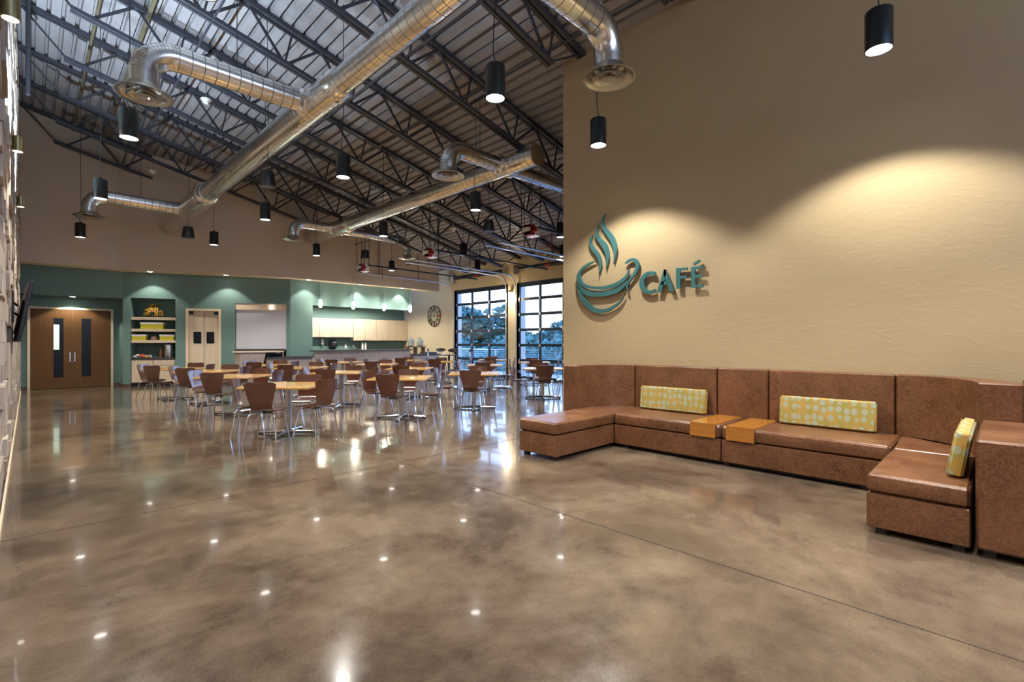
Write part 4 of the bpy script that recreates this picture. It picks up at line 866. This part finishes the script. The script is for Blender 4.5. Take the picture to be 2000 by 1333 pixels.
# two benches
for a, b in ((2.25, 3.665), (0.715, 2.24)):
    bx('seat_cushion', LE, (5.575, XB, a, b, 0.30, SH), S, bev=0.022, seg=3); bx('seat_base', LE, (5.58, XB, a, b, 0.045, 0.297), S, bev=0.008)
# backs
for a, b in ((2.62, 3.825), (2.0, 2.61), (0.775, 1.99)): bx('backrest', LE, (XB+0.003, 6.53, a, b, 0.05, BT), S, bev=0.014)
o1 = arc(5.57, 3.83, 0.80, 0.453, 0, PI/2, 16); o2 = arc(5.57, 3.83, 0.965, 0.70, 0, PI/2, 16)
pz('backrest', LE, [(x+0.003, y) for x, y in o1] + [(x, y) for x, y in o2[::-1]], 0.05, BT, S, bev=0.012)
o1 = arc(5.57, 0.77, 0.80, 0.633, 0, -PI/2, 16); o2 = arc(5.57, 0.77, 0.965, 0.90, 0, -PI/2, 16)
pz('backrest', LE, [(x+0.003, y) for x, y in o1] + [(x, y) for x, y in o2[::-1]], 0.05, BT, S, bev=0.012)
bx('arm_block', LE, (4.38, 5.555, -0.62, 0.118, 0.05, 0.765), S, bev=0.016); bx('backrest', LE, (5.575, 6.53, -1.6, -0.14, 0.05, BT), S, bev=0.014)
for a, b in ((2.305, 2.60), (1.885, 2.18)):
    bm = bmesh.new(); box(bm, 5.560, 6.36, a, b, SH+0.001, SH+0.014); box(bm, 5.558, 5.573, a, b, 0.303, SH+0.0); finish(bm, 'tray', M['traywood'], S)
for x, y in ((4.45, 3.75), (4.45, 4.2), (4.45, 0.62), (4.45, 0.2), (5.65, 2.2), (5.65, 3.5), (5.65, 0.9), (4.46, 0.05), (4.46, -0.5), (6.2, 3.0), (6.2, 1.2)):
    bx('foot', M['black'], (x-0.03, x+0.03, y-0.03, y+0.03, 0, 0.045), S)
bx('plinth', M['black'], (5.66, 6.3, 0.8, 3.5, 0.012, 0.044), S); 
# bolsters
def bolster(lab, loc, rot, w_, d_, h_):
    bm = bmesh.new(); box(bm, -d_/2, d_/2, -w_/2, w_/2, 0, h_)
    bmesh.ops.subdivide_edges(bm, edges=[e for e in bm.edges if abs(e.verts[0].co.y-e.verts[1].co.y) > 0.1], cuts=6, use_grid_fill=True)
    bmesh.ops.bevel(bm, geom=[e for e in bm.edges if e.calc_face_angle(0) > 0.5], offset=0.018, segments=3, affect='EDGES')
    o_ = finish(bm, 'lumbar_pillow', M['pillow'], None, True, True); o_.location = loc; o_.rotation_euler = rot; tag(o_, lab, 'pillow', 'yellow leaf-dot pillows on the sofa')
bolster('yellow leaf-dot pillow leaning on the left part of the leather sofa back', (6.265, 3.19, SH+0.004), (0, math.radians(6), 0), 0.95, 0.095, 0.325)
bolster('yellow leaf-dot pillow leaning on the middle of the sofa back, right of the wood trays', (6.265, 1.375, SH+0.004), (0, math.radians(6), 0), 0.92, 0.095, 0.325)
bolster('yellow leaf-dot pillow seen end-on against the leather arm block at right', (5.12, 0.235, SH-0.005), (math.radians(10), 0, 0), 0.95, 0.095, 0.325)
o_ = bpy.data.objects['lumbar_pillow.002']; o_.rotation_euler = Matrix.Rotation(PI/2, 3, 'Z').to_euler(); 
mrot = Matrix.Rotation(math.radians(9), 3, 'X') @ Matrix.Rotation(PI/2, 3, 'Z'); o_.rotation_euler = mrot.to_euler()
# ------------------------------------------------------------------ tables
def make_table():
    t = thing('cafe_table', '', 'table', (0, 0, 0), group='square maple cafe tables')
    bx('tabletop', M['tabletop'], (-0.51, 0.51, -0.51, 0.51, 0.725, 0.755), t, bev=0.004, seg=1)
    bx('column', M['steel'], (-0.038, 0.038, -0.038, 0.038, 0.05, 0.725), t, bev=0.008)
    bx('top_plate', M['black'], (-0.2, 0.2, -0.2, 0.2, 0.713, 0.724), t)
    for k in range(2):
        a = k*PI/2; c_, s_ = math.cos(a), math.sin(a)
        tb('base_arm', M['chrome'], [(-0.44*c_, -0.44*s_, 0.03), (0, 0, 0.055-0.012*k), (0.44*c_, 0.44*s_, 0.03)], 0.024, t, 8)
    bm = bmesh.new()
    for k in range(4): a = k*PI/2; lathe(bm, [(0, 0), (0.026, 0), (0.028, 0.012), (0, 0.014)], 0.42*math.cos(a), 0.42*math.sin(a), 10)
    finish(bm, 'glides', M['black'], t); return t
def make_chair():
    t = thing('plywood_chair', '', 'chair', (0, 0, 0), group='brown plywood cafe chairs')
    prof = [(0.205, 0.436, 0.165), (0.19, 0.447, 0.195), (0.13, 0.455, 0.208), (0.04, 0.452, 0.205), (-0.06, 0.446, 0.185), (-0.125, 0.450, 0.158), (-0.165, 0.468, 0.144), (-0.19, 0.505, 0.142), (-0.207, 0.575, 0.155), (-0.225, 0.67, 0.18), (-0.24, 0.76, 0.205), (-0.252, 0.825, 0.216), (-0.257, 0.855, 0.207)]
    nu = 10; bm = bmesh.new(); rows = []
    for i, (y, z, hw) in enumerate(prof):
        row = []
        for j in range(nu+1):
            u = -1+2*j/nu; back = max(0, (i-6)/6.0); seat = 1-min(1, max(0, (i-3)/4.0))
            zz = z + (0.016*abs(u)**2.0 if i == len(prof)-1 else 0.012*u*u*max(0, i-9)/3) - (0.04 if i == len(prof)-1 and abs(u) > 0.99 else (0.006 if i == len(prof)-1 and abs(u) > 0.79 else 0))
            yy = y + back*0.022*u*u; zz += seat*0.008*u*u
            row.append(bm.verts.new((u*hw, yy, zz)))
        rows.append(row)
    for A, B in zip(rows, rows[1:]):
        for j in range(nu): bm.faces.new([A[j], A[j+1], B[j+1], B[j]])
    bmesh.ops.recalc_face_normals(bm, faces=bm.faces)
    bmesh.ops.solidify(bm, geom=bm.faces[:], thickness=0.011)
    finish(bm, 'seat_shell', M['chairwood'], t, True)
    for sx in (-1, 1):
        for sy in (-1, 1):
            tb('leg', M['chrome'], [(sx*0.03, sy*0.05-0.02, 0.428), (sx*0.14, sy*0.13-0.02, 0.424), (sx*0.165, sy*0.155-0.02, 0.41), (sx*0.176, sy*0.168-0.02, 0.38), (sx*0.225, sy*0.225-0.02, 0.0)], 0.0095, t, 8)
    lt('seat_mount', M['black'], [(0, 0.432), (0.07, 0.432), (0.07, 0.42), (0, 0.42)], t, 0, -0.02, 14)
    return t
tab0 = make_table(); ch0 = make_chair()
for q in (tab0, ch0): KIDS[q.name] = [(c, []) for c in q.children]
ROWS = ['front', 'second', 'third', 'back']; ORD = ['leftmost', 'second', 'third', 'fourth']
TB_ = [(2.82, 7.68, 0, 0, 0), (4.90, 7.82, 0, 1, 2), (6.68, 7.85, 0, 2, 3), (9.15, 8.1, 0, 3, 0),
       (2.87, 10.45, 1, 0, -2), (4.87, 10.2, 1, 1, 2), (6.8, 10.45, 1, 2, 0), (9.35, 10.5, 1, 3, 2),
       (2.93, 12.7, 2, 0, 1), (5.0, 12.75, 2, 1, -1), (7.4, 13.1, 2, 2, 3), (11.75, 10.8, 2, 3, 0),
       (2.6, 14.45, 3, 0, 0), (4.9, 14.8, 3, 1, 2), (7.35, 15.3, 3, 2, -2), (9.7, 15.2, 3, 3, 0)]
EX = [(9.9, 13.5, 'behind the small black lamp gap, before the drinks counter', 2), (12.2, 13.3, 'at the pier between the glazed doors', -2)]
rnd = random.Random(12); ft = True; fc = True
SIDE = [(-135, 'near'), (-45, 'right'), (45, 'far'), (135, 'left')]
def place(x, y, tl, rot, phr):
    global ft, fc
    if ft: t = tab0; ft = False
    else: t = dup(tab0, (0, 0, 0), 0, '')
    t['label'] = tl; t.location = (x, y, 0); t.rotation_euler = (0, 0, math.radians(45+rot))
    ov = {2.82: ((-134, .66), (-68, .54), (45, .52), (152, .50)), 4.90: ((-138, .56), (-51, .56), (49, .58), (112, .56))}.get(x)
    for k_, (ang, sd) in enumerate(SIDE):
        a = math.radians(ang+rot+rnd.uniform(-4, 4)); d = rnd.uniform(0.53, 0.62)
        if ov: a = math.radians(ov[k_][0]); d = ov[k_][1]
        if fc: c = ch0; fc = False
        else: c = dup(ch0, (0, 0, 0), 0, '')
        c['label'] = 'brown plywood chair on the %s side of the %s' % (sd, phr)
        c.location = (x+d*math.cos(a), y+d*math.sin(a), 0); c.rotation_euler = (0, 0, a+PI/2+math.radians(rnd.uniform(-7, 7)))
for x, y, r_, c_, rot in TB_:
    place(x, y, 'square maple cafe table, %s of the %s row, on a chrome cross base' % (ORD[c_], ROWS[r_]), rot, '%s table, %s row' % (ORD[c_], ROWS[r_]))
for x, y, ph, rot in EX:
    ph2 = 'table before the drinks counter' if x < 11 else 'table by the glazed door pier'
    place(x, y, 'square cafe table, ' + ('before the drinks counter' if x < 11 else 'by the pier between the glazed doors'), rot, ph2)
# high table with oval-backed stools
t = thing('high_table', 'round black high table by the corner of the glazed wall', 'table', (12.0, 15.65, 0))
lt('tabletop', M['black'], [(0, 0.9), (0.40, 0.9), (0.41, 0.885), (0.40, 0.87), (0, 0.87)], t, seg=36); lt('column', M['frame'], [(0.045, 0.02), (0.045, 0.87)], t, seg=18); lt('base_plate', M['black'], [(0, 0.0), (0.27, 0), (0.27, 0.012), (0.05, 0.035), (0, 0.035)], t, seg=30)
def stool():
    t = thing('oval_back_stool', '', 'stool', (0, 0, 0), group='oval-backed counter stools')
    lt('seat', M['bronzewood'], [(0, 0.62), (0.19, 0.62), (0.20, 0.635), (0.18, 0.65), (0, 0.645)], t, seg=26)
    bm = bmesh.new(); n = 20
    rows = []
    for jj in range(-3, 4):
        v_ = jj/3.0; hw = 0.21*math.sqrt(max(0.02, 1-v_*v_)); rows.append([bm.verts.new((hw*(-1+2*k/n), -0.2-0.01*v_+0.05*((hw*(-1+2*k/n))/0.21)**2, 1.08+0.078*v_)) for k in range(n+1)])
    for A, B in zip(rows, rows[1:]):
        for k in range(n): bm.faces.new([A[k], A[k+1], B[k+1], B[k]])
    bmesh.ops.recalc_face_normals(bm, faces=bm.faces); bmesh.ops.solidify(bm, geom=bm.faces[:], thickness=0.012); finish(bm, 'backrest', M['bronzewood'], t, True)
    for sx in (-1, 1):
        tb('back_post', M['chrome'], [(sx*0.12, -0.13, 0.63), (sx*0.135, -0.19, 0.8), (sx*0.135, -0.198, 1.06)], 0.009, t, 6)
        for sy in (-1, 1): tb('leg', M['chrome'], [(sx*0.1, sy*0.1, 0.62), (sx*0.2, sy*0.2, 0)], 0.011, t, 6)
    tb('foot_ring', M['chrome'], [(0.17*math.cos(a), 0.17*math.sin(a), 0.25) for a in [k*PI/10 for k in range(20)]], 0.008, t, 6, True)
    return t
s0 = stool(); KIDS[s0.name] = [(c, []) for c in s0.children]
for i, (x, y, rz, lab) in enumerate(((11.5, 16.07, -130, 'oval-backed stool at the left of the high table, seen edge-on'), (12.35, 16.6, 159, 'oval-backed stool behind the high table, catching blue light'), (11.86, 15.32, -16, 'oval-backed stool in front of the high table, back to the room'), (12.40, 15.03, 32, 'oval-backed stool right of the high table, seen against the glazed door'))):
    q = s0 if i == 0 else dup(s0, (0, 0, 0), 0, lab)
    q['label'] = lab; q.location = (x, y, 0); q.rotation_euler = (0, 0, math.radians(rz))
